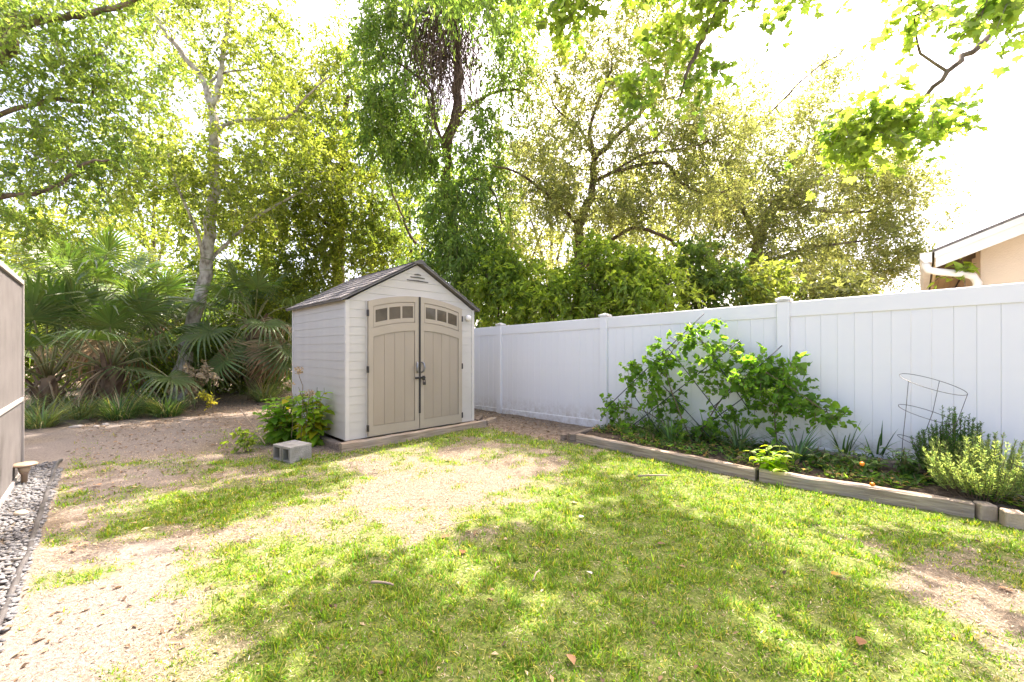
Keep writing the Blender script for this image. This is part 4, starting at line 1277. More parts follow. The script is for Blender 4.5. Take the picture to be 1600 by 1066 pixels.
# concrete blocks
for i, (x, y, rz, lb) in enumerate(((453, 724, 0, 'hollow concrete block nearer the shed in front of the leafy bushes'), (453, 724, .178, 'hollow concrete block on the left of the pair before the leafy bushes'))):
    p = pg(x, y)
    m = MB()
    w, d, h, t = .27, .17, .19, .032
    for (x0, x1, z0, z1) in ((0, w, 0, t), (0, w, h - t, h), (0, t, t, h - t), (w - t, w, t, h - t)):
        pass
    # shell open towards the left, so the hollow shows
    m.box(0, w, 0, d, h - t, h, .004).box(0, w, 0, d, 0, t, .004).box(0.002, w - .002, 0.002, t, t, h - t).box(0.002, w - .002, d - t, d - .002, t, h - t).box(w - t, w - .003, t, d - t, t, h - t)
    o = m.build('concrete_block', M['concrete'], None, loc=(p[0] - rz * math.sin(math.radians(60)), p[1] + rz * math.cos(math.radians(60)), -.012), rot=(0, 0, math.radians(60) - rz * .1))
    tag(o, lb, 'block', 'concrete blocks by the shed')

# pale dry-leaved shrub and yellow weeds near the pale tree
bl = dict(l=.10, w=.06, k=5, m=7, tl=.22, droop=.7, c=[((.50, .40, .27), 3), ((.42, .33, .20), 2), ((.55, .46, .30), 1)])
bush('dry_leaf_shrub', 'shrub with pale tan dry leaves right of the pale trunk', 308, 592, 9.0, 24, 18, 12, bl, 95, 'dry', None, None, 'shrub', .3, 3, sr=.010)
yl = dict(l=.08, w=.06, k=4, m=6, tl=.14, droop=.3, c=[((.30, .26, .05), 3), ((.22, .22, .04), 2)])
bush('yellow_weed', 'small yellow-leaved weed on the bare ground right of the pale trunk', 333, 624, 8.3, 6, 7, 3, yl, 96, 'leaf_thin', None, M['stem_brown'], 'plant', .12, 3, sr=.006)
sp = dict(l=.07, w=.04, k=4, m=7, tl=.15, droop=.3, c=BR)
bush('young_sapling', 'thin bright sapling at the left edge of the leafy bushes', 386, 682, 5.2, 9, 9, 4, sp, 97, 'leaf_thin', None, M['stem_brown'], 'plant', .12, 3, sr=.006)

# ------------------------------------------------------------------ trellis and vine
TC = 7.75
trel = empty('trellis', tuple(on_line(1080, 690, TC) * np.array([1, 1, 0]) + np.array([0, 0, .05])), 0, 'black crossed-rod trellis leaning by the fence under the vine', 'trellis')
tb = np.array(trel.location)
for i, (a, b) in enumerate((((1100, 490), (945, 640)), ((1157, 532), (975, 676)), ((1178, 610), (1078, 682)), ((1222, 540), (1110, 640)), ((1077, 505), (1170, 640)), ((1045, 545), (1150, 680)), ((1020, 585), (1108, 682)), ((985, 610), (1030, 676)))):
    pa, pb = on_line(*a, TC - .03 + (.03 if i < 4 else 0)), on_line(*b, TC - .19 + (.03 if i < 4 else 0))
    MB().tube([pa - tb, (pa + pb) / 2 - tb, pb - tb], .006, 8).build('rod', M['rod'], trel, True)

vm = [(1040, 560, 40, 38, 20), (1090, 530, 35, 22, 13), (1000, 590, 45, 36, 20), (960, 635, 40, 22, 14), (1040, 630, 50, 30, 18), (1130, 555, 45, 25, 18), (1190, 580, 55, 36, 34), (1225, 615, 40, 34, 24), (1160, 600, 40, 34, 14), (1265, 640, 40, 18, 13), (1305, 655, 18, 5, 4),
      (1100, 585, 40, 30, 12), (1130, 640, 35, 20, 7), (1180, 645, 35, 22, 8), (1020, 668, 70, 14, 18), (1100, 670, 60, 14, 11), (1120, 500, 8, 10, 2), (1240, 570, 14, 20, 4), (1218, 672, 10, 14, 3)]
vmass = []
for (x, y, rx, ry, n) in vm:
    c = on_line(x, y, TC - .08)
    vmass.append((c, (rx / F * c[1] * .9, .05, ry / F * c[1] * .95), n))
vb = on_line(1080, 690, TC - .1)
vl = [([on_line(1085, 698, TC - .1), on_line(1060, 640, TC - .1), on_line(1040, 570, TC - .1), on_line(1075, 520, TC - .1)], .010, .004),
      ([on_line(1085, 695, TC - .12), on_line(1130, 620, TC - .1), on_line(1180, 580, TC - .1), on_line(1225, 600, TC - .1), on_line(1300, 650, TC - .1)], .010, .003),
      ([on_line(1080, 690, TC - .12), on_line(1000, 640, TC - .1), on_line(950, 640, TC - .1)], .008, .003),
      ([on_line(1215, 700, TC - .1), on_line(1210, 640, TC - .1), on_line(1215, 590, TC - .1)], .008, .003)]
make_tree('climbing_vine', 'climbing vine with heart-shaped leaves sprawling over the black trellis', 'vine', vl, vmass,
          dict(dens=1.05, l=.050, w=.050, k=3, m=5, tl=.10, droop=.35, c=[((.09, .185, .025), 3), ((.12, .23, .03), 3), ((.17, .27, .04), 1)]), M['stem_brown'], 33, leafmat='leaf', tmpl='heart', crown_name='foliage')

# ------------------------------------------------------------------ tomato cage
cage = empty('wire_plant_cage', tuple(on_line(1440, 745, 7.55) * np.array([1, 1, 0]) + np.array([0, 0, .09])), 0, 'leaning three-ring wire plant cage beside the rosemary', 'plant cage')
cgb = np.array(cage.location)
rings = []
for (xl, yl_, xr_, yr_, yt, yb_) in ((1405, 594, 1508, 606, 586, 615), (1403, 640, 1492, 654, 634, 658), (1402, 684, 1464, 700, 682, 702)):
    cy_ = on_line((xl + xr_) / 2, (yl_ + yr_) / 2, 7.55)
    R_ = (xr_ - xl) / 2 / F * cy_[1] * .72
    tilt = math.atan2((yr_ - yl_), (xr_ - xl)); ft = ((yb_ - yt) - abs(yr_ - yl_) * .5) / (xr_ - xl) * 1.6
    rings.append((cy_, R_, tilt, ft))
    pts = []
    for k in range(37):
        a = 2 * math.pi * k / 36
        u, v = math.cos(a), math.sin(a)
        pts.append(cy_ - cgb + np.array([u * R_, v * R_, -u * R_ * math.tan(tilt) + v * R_ * ft]))
    MB().tube(pts, .0028, 6, False).build('ring', M['wire'], cage, True)
for a in (math.pi, -.9, .55):
    pts = []
    for (c, R_, tl, ft) in rings:
        pts.append(c + np.array([math.cos(a) * R_, math.sin(a) * R_, -math.cos(a) * R_ * math.tan(tl) + math.sin(a) * R_ * ft]) - cgb)
    e = pts[-1] + (pts[-1] - pts[-2]) * 1.0
    pts.append(e * np.array([1, 1, 0]) + np.array([0, 0, min(e[2], -.02)]))
    MB().tube(pts, .0026, 6).build('leg', M['wire'], cage, True)


# ------------------------------------------------------------------ rosemary, bed plants
def rosemary(label, c, R_, H_, n, col, seed, needle=.028):
    r = np.random.default_rng(seed)
    root = empty('rosemary_bush', tuple(c), 0, label, 'shrub', 'rosemary bushes at the end of the bed')
    P, D, L, Cs, wood = [], [], [], [], []
    for i in range(n):
        a = r.uniform(0, 2 * math.pi); q = r.random() ** .6
        e = np.array([math.cos(a) * R_ * q, math.sin(a) * R_ * q * .8, H_ * (1 - .40 * q * q) * r.uniform(.6, 1.15)])
        s = np.array([math.cos(a) * R_ * q * .45, math.sin(a) * R_ * q * .4, 0])
        m = (s + e) / 2 + np.array([math.cos(a), math.sin(a), 0]) * .05 * q
        t = np.linspace(0, 1, 7)[:, None]
        cv_ = (1 - t) ** 2 * s + 2 * t * (1 - t) * m + t * t * e
        v, tt = tube_arr(cv_, .004, .0015, 3); wood.append((v, tt, np.ones((len(v), 3)) * .1))
        k = int(95 * H_ / .5)
        u = r.uniform(.25, 1, k)
        idx = np.clip(u * 6, 0, 5.999); i0 = idx.astype(int); f = (idx - i0)[:, None]
        pos = cv_[i0] * (1 - f) + cv_[i0 + 1] * f
        ax = nrm(cv_[i0 + 1] - cv_[i0])
        P.append(pos); D.append(nrm(rand_dirs(k, r) * .7 + ax * .85)); L.append(needle * r.uniform(.7, 1.25, k) * (1.15 - .4 * u))
        Cs.append(jitter_col(col, k, r, .2, .06) * np.exp(r.normal(0, .12)))
    P, D, L, Cs = map(np.concatenate, (P, D, L, Cs))
    V, T, C = leaf_geo('rhomb', P, D, rand_dirs(len(P), r), L, L * .2, Cs)
    obj('foliage', tri_mesh('foliage', V, T, [M['leaf']], C), root)
    Vw, Tw, _ = join_geo(wood)
    obj('stems', tri_mesh('stems', Vw, Tw, [M['stem_brown']]), root)
    TRI[0] += len(T)


def bedp(x, y, z=.097): return tuple(pg(x, y, z))


rosemary('dark green rosemary bush against the fence behind the paler one', (4.0, 3.72, .08), .30, .64, 110, (.06, .125, .03), 601, .034)
rosemary('pale silvery green rosemary bush spilling over the bed end', (3.86, 3.38, .08), .42, .50, 150, (.24, .30, .13), 602, .036)

SPG = 'strappy plants in the bed'
for i, (x, y, n, ln, w, col, lb) in enumerate((
        (975, 676, 22, .24, .014, (.15, .22, .07), 'small strappy plant in the bed near the bed corner'),
        (1050, 690, 26, .30, .018, (.13, .20, .09), 'pale strappy plant under the middle of the vine'),
        (1155, 704, 26, .34, .018, (.14, .20, .10), 'pale arching strappy plant behind the bed timber left of the lime plant'),
        (1245, 722, 30, .30, .020, (.10, .18, .07), 'strappy plant right of the lime green plant'),
        (1275, 700, 22, .30, .016, (.06, .125, .03), 'dark upright strappy plant by the fence right of the vine'),
        (1370, 722, 26, .32, .016, (.06, .125, .03), 'dark upright strappy plant left of the wire cage'),
        (1405, 728, 26, .28, .016, (.06, .13, .03), 'dark strappy plant right under the wire cage'),
        (1015, 672, 24, .28, .015, (.12, .20, .05), 'green strappy plant behind the pale feathery weed'),
        (1105, 690, 24, .28, .016, (.10, .18, .05), 'green strappy plant under the right half of the vine'),
        (1320, 716, 24, .30, .016, (.08, .15, .04), 'green strappy plant against the fence left of the orange fruits'))):
    tuft('strappy_plant', lb, bedp(x, y), int(n * 1.6), ln * 1.6, w * 1.35, col, 620 + i, SPG, 'plant', (.1, .75), (.3, 1.3), .05, dead=.06)
leafy('lime_plant', 'lime green broad-leaved plant leaning over the bed timber', bedp(1203, 732), [(-.14, -.16, .14), (-.05, -.24, .06), (.05, -.14, .18), (.15, -.08, .20), (-.02, .0, .24), (-.16, -.08, .22), (.14, .05, .22), (.24, -.05, .18), (-.22, -.02, .18)], .115, .075, (.21, .31, .025), 640, per=11, droop=.5, mat='leaf_thin')
leafy('leafy_weed', 'green broad-leaved weed between the lime plant and the orange fruit', bedp(1300, 735), [(-.12, .05, .14), (.1, .0, .16), (0, .1, .2), (.15, .1, .16), (-.2, .1, .2)], .10, .05, (.08, .15, .03), 641, per=7)
fr_ = leafy('fruiting_plant', 'low leafy plant with two orange fruits behind the bed timber', bedp(1350, 742), [(-.16, .02, .18), (-.05, .08, .22), (.10, .0, .16), (.2, .05, .14), (.0, -.08, .14), (.25, -.02, .16), (-.22, .1, .26), (.12, .12, .26)], .10, .055, (.12, .20, .03), 642, per=9)
fb = np.array(fr_.location)
for (x, y) in ((1347, 725), (1363, 757)):
    q = px(x, y, 3.62 if y < 740 else 3.45) - fb
    MB().lathe([(.003, -.017), (.013, -.013), (.019, -.003), (.017, .009), (.009, .016), (.002, .017)], 12).build('fruit', M['orange'], fr_, True, loc=tuple(q))
leafy('leafy_weed', 'dense green leafy weed in front of the leaning wire cage', bedp(1420, 748), [(rr.uniform(-.22, .22), rr.uniform(-.1, .14), rr.uniform(.12, .30)) for _ in range(14)], .10, .042, (.085, .165, .03), 643, per=11)
leafy('leafy_weed', 'pale feathery weed at the timber under the left side of the vine', bedp(1018, 684), [(rr.uniform(-.15, .15), rr.uniform(-.1, .1), rr.uniform(.1, .2)) for _ in range(8)], .07, .02, (.19, .23, .06), 644, per=12)
leafy('wilted_plant', 'wilted plant with brown crumpled leaves at the fence below the vine', bedp(1217, 702), [(-.03, 0, .2), (.03, .02, .24), (0, -.03, .14)], .11, .07, (.17, .095, .05), 645, per=6, droop=.9, mat='dry', stem_mat='stem_brown')

# ground cover in the bed
def bed_cover():
    r = np.random.default_rng(44)
    n = 8500
    t = r.uniform(0, 1, n); s = r.random(n)
    F_ = np.array([A_, C_, B_, (4.3, 2.35)]) + .07
    k = np.minimum((t * 3).astype(int), 2); f = (t * 3 - k)[:, None]
    p = F_[k] * (1 - f) + F_[k + 1] * f
    c = (FC - .12 - p.sum(1)) / 2
    q = p + (c * s)[:, None]
    dens = n3.fbm(q[:, 0] * 3, q[:, 1] * 3, 3)
    keep = dens > .44
    q = q[keep]; m = len(q)
    P = np.concatenate([q, (.093 + .03 * s[keep] + r.random(m) * .05)[:, None]], 1)
    C = jitter_col((.075, .14, .028), m, r, .3, .15)
    d = r.random(m) < .2; C[d] = jitter_col((.24, .17, .10), int(d.sum()), r, .25, .05)
    D = rand_dirs(m, r) * np.array([1, 1, .5]) + np.array([0, 0, .2])
    V, T, C = leaf_geo('rhomb', P, D, rand_dirs(m, r) * .5 + np.array([0, 0, 1]), r.uniform(.03, .09, m), r.uniform(.015, .036, m), C)
    tag(obj('bed_ground_cover', tri_mesh('bed_ground_cover', V, T, [M['leaf']], C)), 'low weeds and fallen leaves covering the raised bed soil', 'ground cover', kind='stuff')


bed_cover()

# ------------------------------------------------------------------ grey screened wall, gravel strip, edging, path light
wl = empty('screen_wall', (-5.15, 4.29, 0), math.radians(-45), 'grey screened enclosure wall with pale frame at the left border', 'wall')
# local +x runs along the wall towards the camera, +y out to the yard
WL = 4.6
MB().box(.03, WL, -.012, .012, .06, 1.97).build('screen_panel', M['fabric'], wl)
MB().box(-.0, .03, -.028, .028, -.02, 2.0, .003).build('corner_post', M['frame_pale'], wl)
MB().box(.0305, WL, -.03, .03, 1.9705, 2.02, .003).build('top_rail', M['frame_pale'], wl)
MB().box(.0305, WL, -.026, .026, .76, .80, .003).build('middle_rail', M['frame_pale'], wl)
MB().box(.0305, WL, -.026, .026, -.02, .0595, .003).build('bottom_rail', M['frame_pale'], wl)
MB().box(-.028, .0, -2.5, -.0285, .06, 1.97).build('screen_panel', M['fabric'], wl)


def gravel():
    r = np.random.default_rng(9)
    n = 4200
    t = r.uniform(-.4, 3.9, n); o = r.uniform(0.0, .30, n) ** 1.0
    end = np.where(t < 0, r.uniform(-.1, .25, n), o)
    dx = np.stack([-5.15 + S2 * t + S2 * end, 4.29 - S2 * t + S2 * end], 1)
    s = r.uniform(.008, .018, n) * np.where(r.random(n) < .12, 1.5, 1)
    ico = np.array([(0, 0, 1), (.9, 0, .35), (.28, .85, .4), (-.72, .53, .3), (-.75, -.5, .38), (.25, -.88, .33), (0, 0, -.6), (.7, .5, -.2), (-.3, .8, -.25), (-.85, 0, -.2), (-.3, -.8, -.2), (.7, -.5, -.25)])
    tt = np.array([(0, 1, 2), (0, 2, 3), (0, 3, 4), (0, 4, 5), (0, 5, 1), (1, 7, 2), (2, 8, 3), (3, 9, 4), (4, 10, 5), (5, 11, 1), (2, 7, 8), (3, 8, 9), (4, 9, 10), (5, 10, 11), (1, 11, 7)])
    a = r.uniform(0, 6.28, n)
    V = ico[None] * (s[:, None, None] * np.stack([r.uniform(.9, 1.5, n), r.uniform(.6, 1, n), r.uniform(.35, .6, n)], 1)[:, None])
    ca, sa = np.cos(a)[:, None], np.sin(a)[:, None]
    x, y = V[..., 0] * ca - V[..., 1] * sa, V[..., 0] * sa + V[..., 1] * ca
    z = V[..., 2] + (ground_z(dx[:, 0], dx[:, 1]) + .004 + r.uniform(0, .014, n))[:, None]
    V = np.stack([x + dx[:, :1], y + dx[:, 1:2], z], 2).reshape(-1, 3)
    T = (tt[None] + (np.arange(n) * 12)[:, None, None]).reshape(-1, 3)
    C = np.array([(.135, .138, .142), (.17, .17, .168), (.105, .108, .112), (.19, .178, .16)])[r.choice(4, n, p=[.4, .25, .2, .15])] * np.exp(r.normal(0, .15, (n, 1)))
    tag(obj('gravel', tri_mesh('gravel', V, T, [M['gravel']], np.repeat(C, 12, 0))), 'grey gravel strip between the screened wall and black edging', 'gravel', kind='stuff')


gravel()
ed = [pg(96, 720), pg(88, 728), pg(80, 752), pg(70, 785), pg(58, 820), pg(47, 862), pg(28, 905), pg(8, 955), pg(-30, 1040), pg(-90, 1180)]
w_ = wiggle([p + np.array([0, 0, .012]) for p in ed], np.random.default_rng(2), .004, 4)
o = MB().tube(w_, .016, 8)
tag(o.build('garden_edging', M['edging'], None, True), 'black plastic garden edging along the gravel strip', 'edging')
p = pg(38, 757)
lamp = empty('path_light', tuple(p), 0, 'small tan mushroom-shaped path light at the foot of the grey wall', 'path light')
MB().lathe([(.022, -.05), (.022, .10), (.030, .105), (.030, .12)], 14).build('stake', M['lamp_cap'], lamp, True)
MB().lathe([(.034, .1205), (.040, .15), (.046, .175)], 16).build('lens', M['lamp_glass'], lamp, True)
MB().lathe([(.05, .1755), (.088, .180), (.090, .192), (.075, .205), (.03, .212), (.008, .213)], 20).build('cap', M['lamp_cap'], lamp, True)


def stone(name, label, loc, s, mat, seed, cat='stone', group=None):
    r = np.random.default_rng(seed)
    m = MB(); n, k = 12, 7
    prof = [(math.sin(math.pi * i / k), -math.cos(math.pi * i / k)) for i in range(k + 1)]
    m.lathe([(max(a, .02), b) for a, b in prof], n)
    m.v = [(x * s[0] * (1 + r.normal(0, .05)), y * s[1] * (1 + r.normal(0, .05)), z * s[2] * (1 + r.normal(0, .04))) for x, y, z in m.v]
    o = m.build(name, mat, None, True, loc, (0, 0, r.uniform(0, 3)))
    return tag(o, label, cat, group)


q = pg(33, 806)
stone('river_stone', 'smooth pale tan river stone lying on the grey gravel', (q[0], q[1], .02), (.055, .038, .024), M['stone_pale'], 1)
for i, (x, y, s, lb) in enumerate(((120, 668, .07, 'low border rock below the left grass clumps'), (165, 664, .06, 'small border rock below the stubby palm'), (150, 667, .045, 'smallest border rock between two others below the grass clumps'))):
    q = pg(x, y)
    stone('border_rock', lb, (q[0], q[1], .0), (s * 1.5, s, s * .6), M['rock'], 20 + i, 'rock', 'rocks edging the palms')

# ------------------------------------------------------------------ neighbouring house
HCN = 10.3                                            # gable rake plane X + Y = 10.3
hs = empty('neighbour_house', (HCN / 2 + .08, HCN / 2 - .08, 0), math.radians(-45), 'cream stucco neighbouring house gable with white gutter beyond the fence', 'house')
# local +x runs along the gable towards the right of the picture, +y away from the yard (local frame rotated -45 deg)
PT = math.tan(math.radians(22.5)); ZE = 2.54


def hz(x): return ZE + PT * x


wm = MB()
vs = []
for y in (.36, 9.0):
    vs += [(.40, y, 0), (6.0, y, 0), (6.0, y, hz(3.2) - .1), (3.2, y, hz(3.2) - .1), (.40, y, hz(.4) - .11)]
wm.add(vs, [(4, 3, 2, 1, 0), (5, 6, 7, 8, 9)] + [(i, (i + 1) % 5, 5 + (i + 1) % 5, 5 + i) for i in range(5)])
wm.build('wall', M['stucco'], hs)
rm = MB()
for x0, x1 in ((-.02, 3.2),):
    rm.add([(x0, -.02, hz(x0)), (x1, -.02, hz(x1)), (x1, 9, hz(x1)), (x0, 9, hz(x0)), (x0, -.02, hz(x0) - .035), (x1, -.02, hz(x1) - .035), (x1, 9, hz(x1) - .035), (x0, 9, hz(x0) - .035)],
           [(0, 1, 2, 3), (7, 6, 5, 4), (0, 4, 5, 1), (1, 5, 6, 2), (2, 6, 7, 3), (3, 7, 4, 0)])
    rm.add([(3.2, -.02, hz(3.2)), (6.4, -.02, hz(0)), (6.4, 9, hz(0)), (3.2, 9, hz(3.2)), (3.2, -.02, hz(3.2) - .035), (6.4, -.02, hz(0) - .035), (6.4, 9, hz(0) - .035), (3.2, 9, hz(3.2) - .035)],
           [(0, 1, 2, 3), (7, 6, 5, 4), (0, 4, 5, 1), (1, 5, 6, 2), (2, 6, 7, 3), (3, 7, 4, 0)])
hroof = rm.build('roof', M['house_shingle'], hs)
MB().strip(0, 3.2, lambda x: hz(x) - .115, lambda x: hz(x) - .037, -.035, -.002, 2).build('rake_trim', M['fascia'], hroof)
MB().strip(0.01, 3.2, lambda x: hz(x) - .235, lambda x: hz(x) - .116, -.018, .01, 2).build('rake_fascia', M['fascia'], hroof)
sb = None
for i in range(4):
    x0 = .012 + i * .097
    MB().add([(x0, .012, hz(x0) - .05), (x0 + .093, .012, hz(x0 + .093) - .05), (x0 + .093, 9, hz(x0 + .093) - .05), (x0, 9, hz(x0) - .05),
              (x0, .012, hz(x0) - .04), (x0 + .093, .012, hz(x0 + .093) - .04), (x0 + .093, 9, hz(x0 + .093) - .04), (x0, 9, hz(x0) - .04)],
             [(3, 2, 1, 0), (4, 5, 6, 7), (0, 1, 5, 4), (1, 2, 6, 5), (2, 3, 7, 6), (3, 0, 4, 7)]).build('soffit_board', M['soffit'], hroof)
for y in (.37, 1.0, 1.6):
    MB().add([(0.03, y, hz(.03) - .17), (.40, y, hz(.40) - .17), (.40, y, hz(.40) - .052), (.03, y, hz(.03) - .052), (0.03, y + .045, hz(.03) - .17), (.40, y + .045, hz(.40) - .17), (.40, y + .045, hz(.40) - .052), (.03, y + .045, hz(.03) - .052)],
             [(0, 1, 2, 3), (7, 6, 5, 4), (0, 4, 5, 1), (1, 5, 6, 2), (2, 6, 7, 3), (3, 7, 4, 0)]).build('rafter', M['rafter'], hroof)
MB().box(.0, .028, .012, 9, ZE - .20, ZE - .055).build('eave_fascia', M['soffit'], hroof)
gt = MB()
gv = []
for y in (-.03, 9):
    gv += [(-.022, y, ZE - .16), (-.09, y, ZE - .16), (-.13, y, ZE - .10), (-.13, y, ZE - .035), (-.022, y, ZE - .035)]
gt.add(gv, [(4, 3, 2, 1, 0), (5, 6, 7, 8, 9)] + [(i, (i + 1) % 5, 5 + (i + 1) % 5, 5 + i) for i in range(5)])
gut = gt.build('gutter', M['fascia'], hs)
dp = [(-.075, .02, ZE - .17), (-.075, .0, ZE - .205), (-.05, -.02, ZE - .255), (.02, -.03, ZE - .285), (.22, .10, ZE - .32), (.33, .24, ZE - .345), (.37, .30, ZE - .42), (.375, .315, ZE - 1.0), (.375, .315, .1)]
MB().tube(dp, .042, 10).build('downspout', M['fascia'], hs, True)
MB().lathe([(.035, 0), (.035, .36)], 12).build('vent_pipe', M['pipe'], hs, True, loc=(.97, .55, hz(.97) - .05))
hv = on_line(1512, 420, HCN - .05)
make_tree('wall_vine', 'sprig of green vine climbing the neighbouring house corner by the downspout', 'vine',
          [([hv * np.array([1, 1, 0]), hv * np.array([1, 1, 0]) + np.array([0, 0, 1.4]), on_line(1506, 425, HCN + .2), on_line(1500, 395, HCN + .2)], .008, .003)],
          [(on_line(1508, 420, HCN + .15), (.05, .05, .10), 5), (on_line(1502, 396, HCN + .15), (.06, .05, .04), 2), (on_line(1455, 440, HCN + .1), (.10, .05, .02), 1)],
          dict(l=.085, w=.055, k=2, m=3, tl=.10, droop=.3, c=BR), M['stem_brown'], 35, leafmat='leaf', tmpl='heart', crown_name='foliage')

# ------------------------------------------------------------------ lawn
def grass():
    r = np.random.default_rng(77)
    out, thatch = [], []
    for (y0, y1, dens, ln, w, seg) in ((1.35, 2.4, 17500, .028, .0066, 2), (2.4, 3.6, 12500, .032, .0080, 2), (3.6, 5.2, 6800, .037, .0100, 2), (5.2, 7.8, 2800, .046, .012, 2)):
        x0, x1 = -1.32 * y1, 1.32 * y1
        n = int(dens * (y1 - y0) * (x1 - x0))
        x = r.uniform(x0, x1, n); y = r.uniform(y0, y1, n)
        ok = (np.abs(x) < 1.30 * y + .1) & (x + y > -.40)
        tl = np.where(x + y < 0, 9, 6.62 - .16 * np.exp(-((x - 2.4) / .9) ** 2))
        ok &= (x + y < tl)
        lx, ly = S2 * (x + 2.16) + S2 * (y - 5.32), -S2 * (x + 2.16) + S2 * (y - 5.32)
        ok &= ~((lx > -.15) & (lx < 2.8) & (ly > -.13))
        x, y = x[ok], y[ok]
        g, s, m = zones(x, y)
        u = r.random(len(x))
        clump = n2.fbm(x * 14 + 3, y * 14 + 9, 2)
        pgreen = np.clip(g * 1.3, 0, 1) * np.clip((clump - .24) * 2.8, .08, 1)
        live = u < pgreen
        dead = (~live) & (r.random(len(x)) < (.46 * (1 - .7 * np.clip(g, 0, 1)) * (1 - .7 * s) * (1 - .8 * m)))
        z = ground_z(x, y)
        for kind, sel in (('live', live), ('dead', dead)):
            if not sel.any(): continue
            k = int(sel.sum())
            P = np.stack([x[sel], y[sel], z[sel] - .003], 1)
            az = r.uniform(0, 2 * math.pi, k)
            if kind == 'live':
                C = jitter_col((.125, .22, .015), k, r, .36, .16)
                yl = r.random(k) < .25; C[yl] = jitter_col((.33, .31, .09), int(yl.sum()), r, .2, .08)
                L_ = ln * r.uniform(.5, 1.25, k) * (.6 + .45 * g[sel]) * (1 + .7 * (clump[sel] > .66)); lean = r.uniform(.15, 1.3, k); bend = r.uniform(.1, .8, k); W_ = w * r.uniform(.7, 1.3, k)
            else:
                C = jitter_col((.35, .285, .205), k, r, .38, .06)
                L_ = ln * r.uniform(.3, .85, k); lean = r.uniform(1.1, 1.5, k); bend = r.uniform(.0, .12, k); W_ = w * r.uniform(.4, .75, k)
                P[:, 2] += r.uniform(.002, .012, k)
            (out if kind == 'live' else thatch).append(blade_geo(P, az, L_, W_, lean, bend, C, seg))
    V, T, C = join_geo(thatch)
    tag(obj('dry_thatch', tri_mesh('dry_thatch', V, T, [M['dry']], C)), 'dry straw thatch lying flat between the living grass', 'dry grass', kind='stuff')
    V, T, C = join_geo(out)
    TRI[0] += len(T)
    tag(obj('lawn_grass', tri_mesh('lawn_grass', V, T, [M['grass']], C)), 'patchy lawn of short green and straw-coloured grass blades', 'grass', kind='stuff')


grass()


def litter():
    r = np.random.default_rng(78)
    n = 42000
    y = 1.5 + 10.5 * r.random(n) ** .8; x = r.uniform(-1.3, 1.2, n) * y
    g, s, m = zones(x, y)
    keep = (r.random(n) < .14 * n3.fbm(x * 4, y * 4, 2) + .32 * s + .9 * m) & (x + y < np.where(x < .8, 8.1, 6.6)) & (x + y > -.42)
    lx, ly = S2 * (x + 2.16) + S2 * (y - 5.32), -S2 * (x + 2.16) + S2 * (y - 5.32)
    keep &= ~((lx > -.15) & (lx < 2.3) & (ly > -.13) & (ly < 2.2))
    x, y = x[keep], y[keep]; k = len(x)
    P = np.stack([x, y, ground_z(x, y) + r.uniform(.003, .015, k)], 1)
    D = rand_dirs(k, r) * np.array([1, 1, .22]); N = np.array([0, 0, 1.0]) + rand_dirs(k, r) * .5
    C = np.array([(.30, .20, .12), (.20, .13, .08), (.42, .32, .21), (.14, .10, .07)])[r.choice(4, k)] * np.exp(r.normal(0, .2, (k, 1)))
    L_ = r.uniform(.012, .038, k) * np.where(r.random(k) < .08, 1.7, 1) * (1 + .05 * y)
    V, T, C = leaf_geo('rhomb', P, D, N, L_, L_ * r.uniform(.3, .55, k), C)
    tag(obj('leaf_litter', tri_mesh('leaf_litter', V, T, [M['dry']], C)), 'brown dead leaves scattered over bare ground and lawn', 'leaf litter', kind='stuff')


litter()

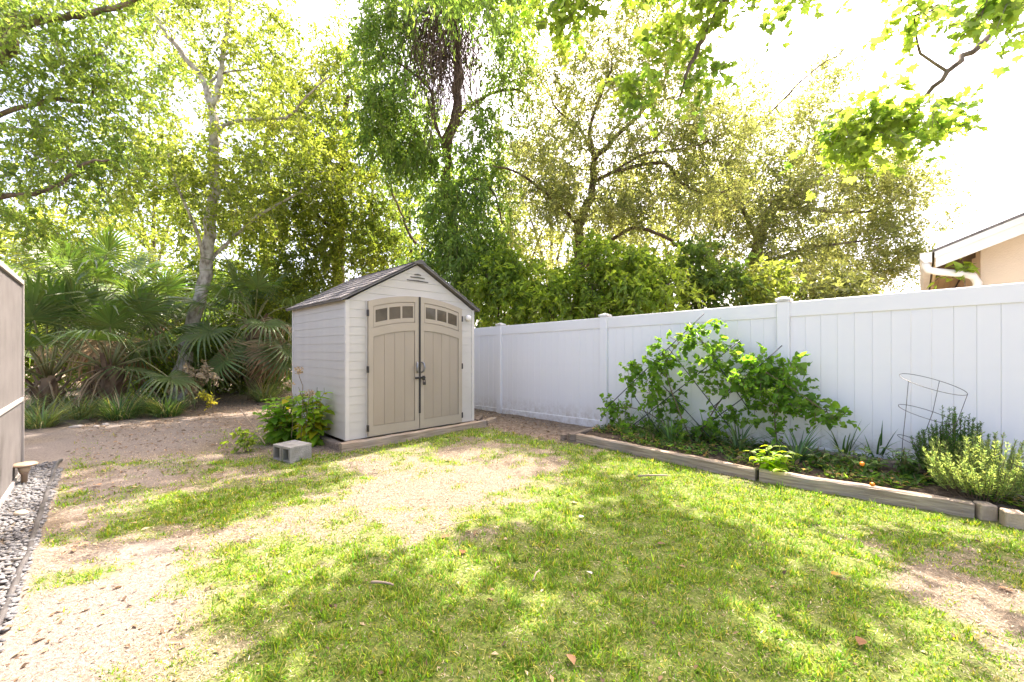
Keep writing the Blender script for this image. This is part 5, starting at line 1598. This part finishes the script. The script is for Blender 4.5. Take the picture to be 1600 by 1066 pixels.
# fallen sticks and single leaves on the lawn
SG = 'fallen sticks on the lawn'
for i, (a, b, rad, lb) in enumerate((((997, 744), (1043, 743), .011, 'straight grey stick on the grass just below the bed timber'), ((580, 910), (615, 914), .008, 'short stick on the lawn left of centre in the foreground'),
                                    ((690, 826), (738, 812), .004, 'thin pale twig in the dry grass near the lawn centre'), ((832, 908), (842, 890), .004, 'thin pale twig standing out in the shaded grass'), ((376, 640), (410, 690), .010, 'bare tan stalk leaning left of the shed bushes'))):
    pa, pb = pg(*a, .03), pg(*b, .03)
    if i == 4: pa = px(376, 640, 5.6); pb = px(414, 694, 5.3)
    w_ = wiggle([pa, (pa + pb) / 2 + np.array([.0, .004, .004]), pb], np.random.default_rng(i), .002, 3)
    tag(MB().tube(w_, list(np.linspace(rad, rad * .7, len(w_))), 7).build('fallen_stick', M['twig'], None, True), lb, 'stick', SG)
FGp = 'fallen leaves on the lawn'
for i, (x, y, c, s, lb) in enumerate(((1300, 897, (.50, .19, .05), .06, 'orange fallen leaf on the right lawn'), (722, 865, (.16, .085, .04), .07, 'dark brown curled leaf near the lawn centre'), (702, 838, (.20, .13, .07), .07, 'brown leaf in the grass just behind the dark curled one'),
                                     (888, 1022, (.30, .18, .10), .06, 'brown leaf in the centre foreground grass'), (905, 808, (.72, .70, .66), .05, 'white scrap of leaf in the shaded grass'), (925, 897, (.66, .62, .54), .05, 'pale leaf in the sunlit grass right of the thin twig'),
                                     (1346, 997, (.24, .13, .07), .06, 'brown leaf in the right foreground'), (1560, 917, (.42, .22, .12), .06, 'reddish leaf near the right border'), (698, 718, (.33, .21, .12), .08, 'tan leaf on the dry grass before the shed doors'), (155, 758, (.42, .24, .13), .09, 'reddish tan leaf on the bare ground near the edging'))):
    p = pg(x, y, .025)
    r = np.random.default_rng(900 + i)
    V, T, C = leaf_geo('broad', np.zeros((1, 3)), np.array([[math.cos(i * 1.7), math.sin(i * 1.7), .2]]), np.array([[.3, .1, 1.0]]), np.array([s * .9]), np.array([s * .7]), np.array([c]))
    o = obj('fallen_leaf', tri_mesh('fallen_leaf', V, T, [M['dry']], C, smooth=np.ones(len(T), bool)), None, tuple(p))
    tag(o, lb, 'leaf', FGp)
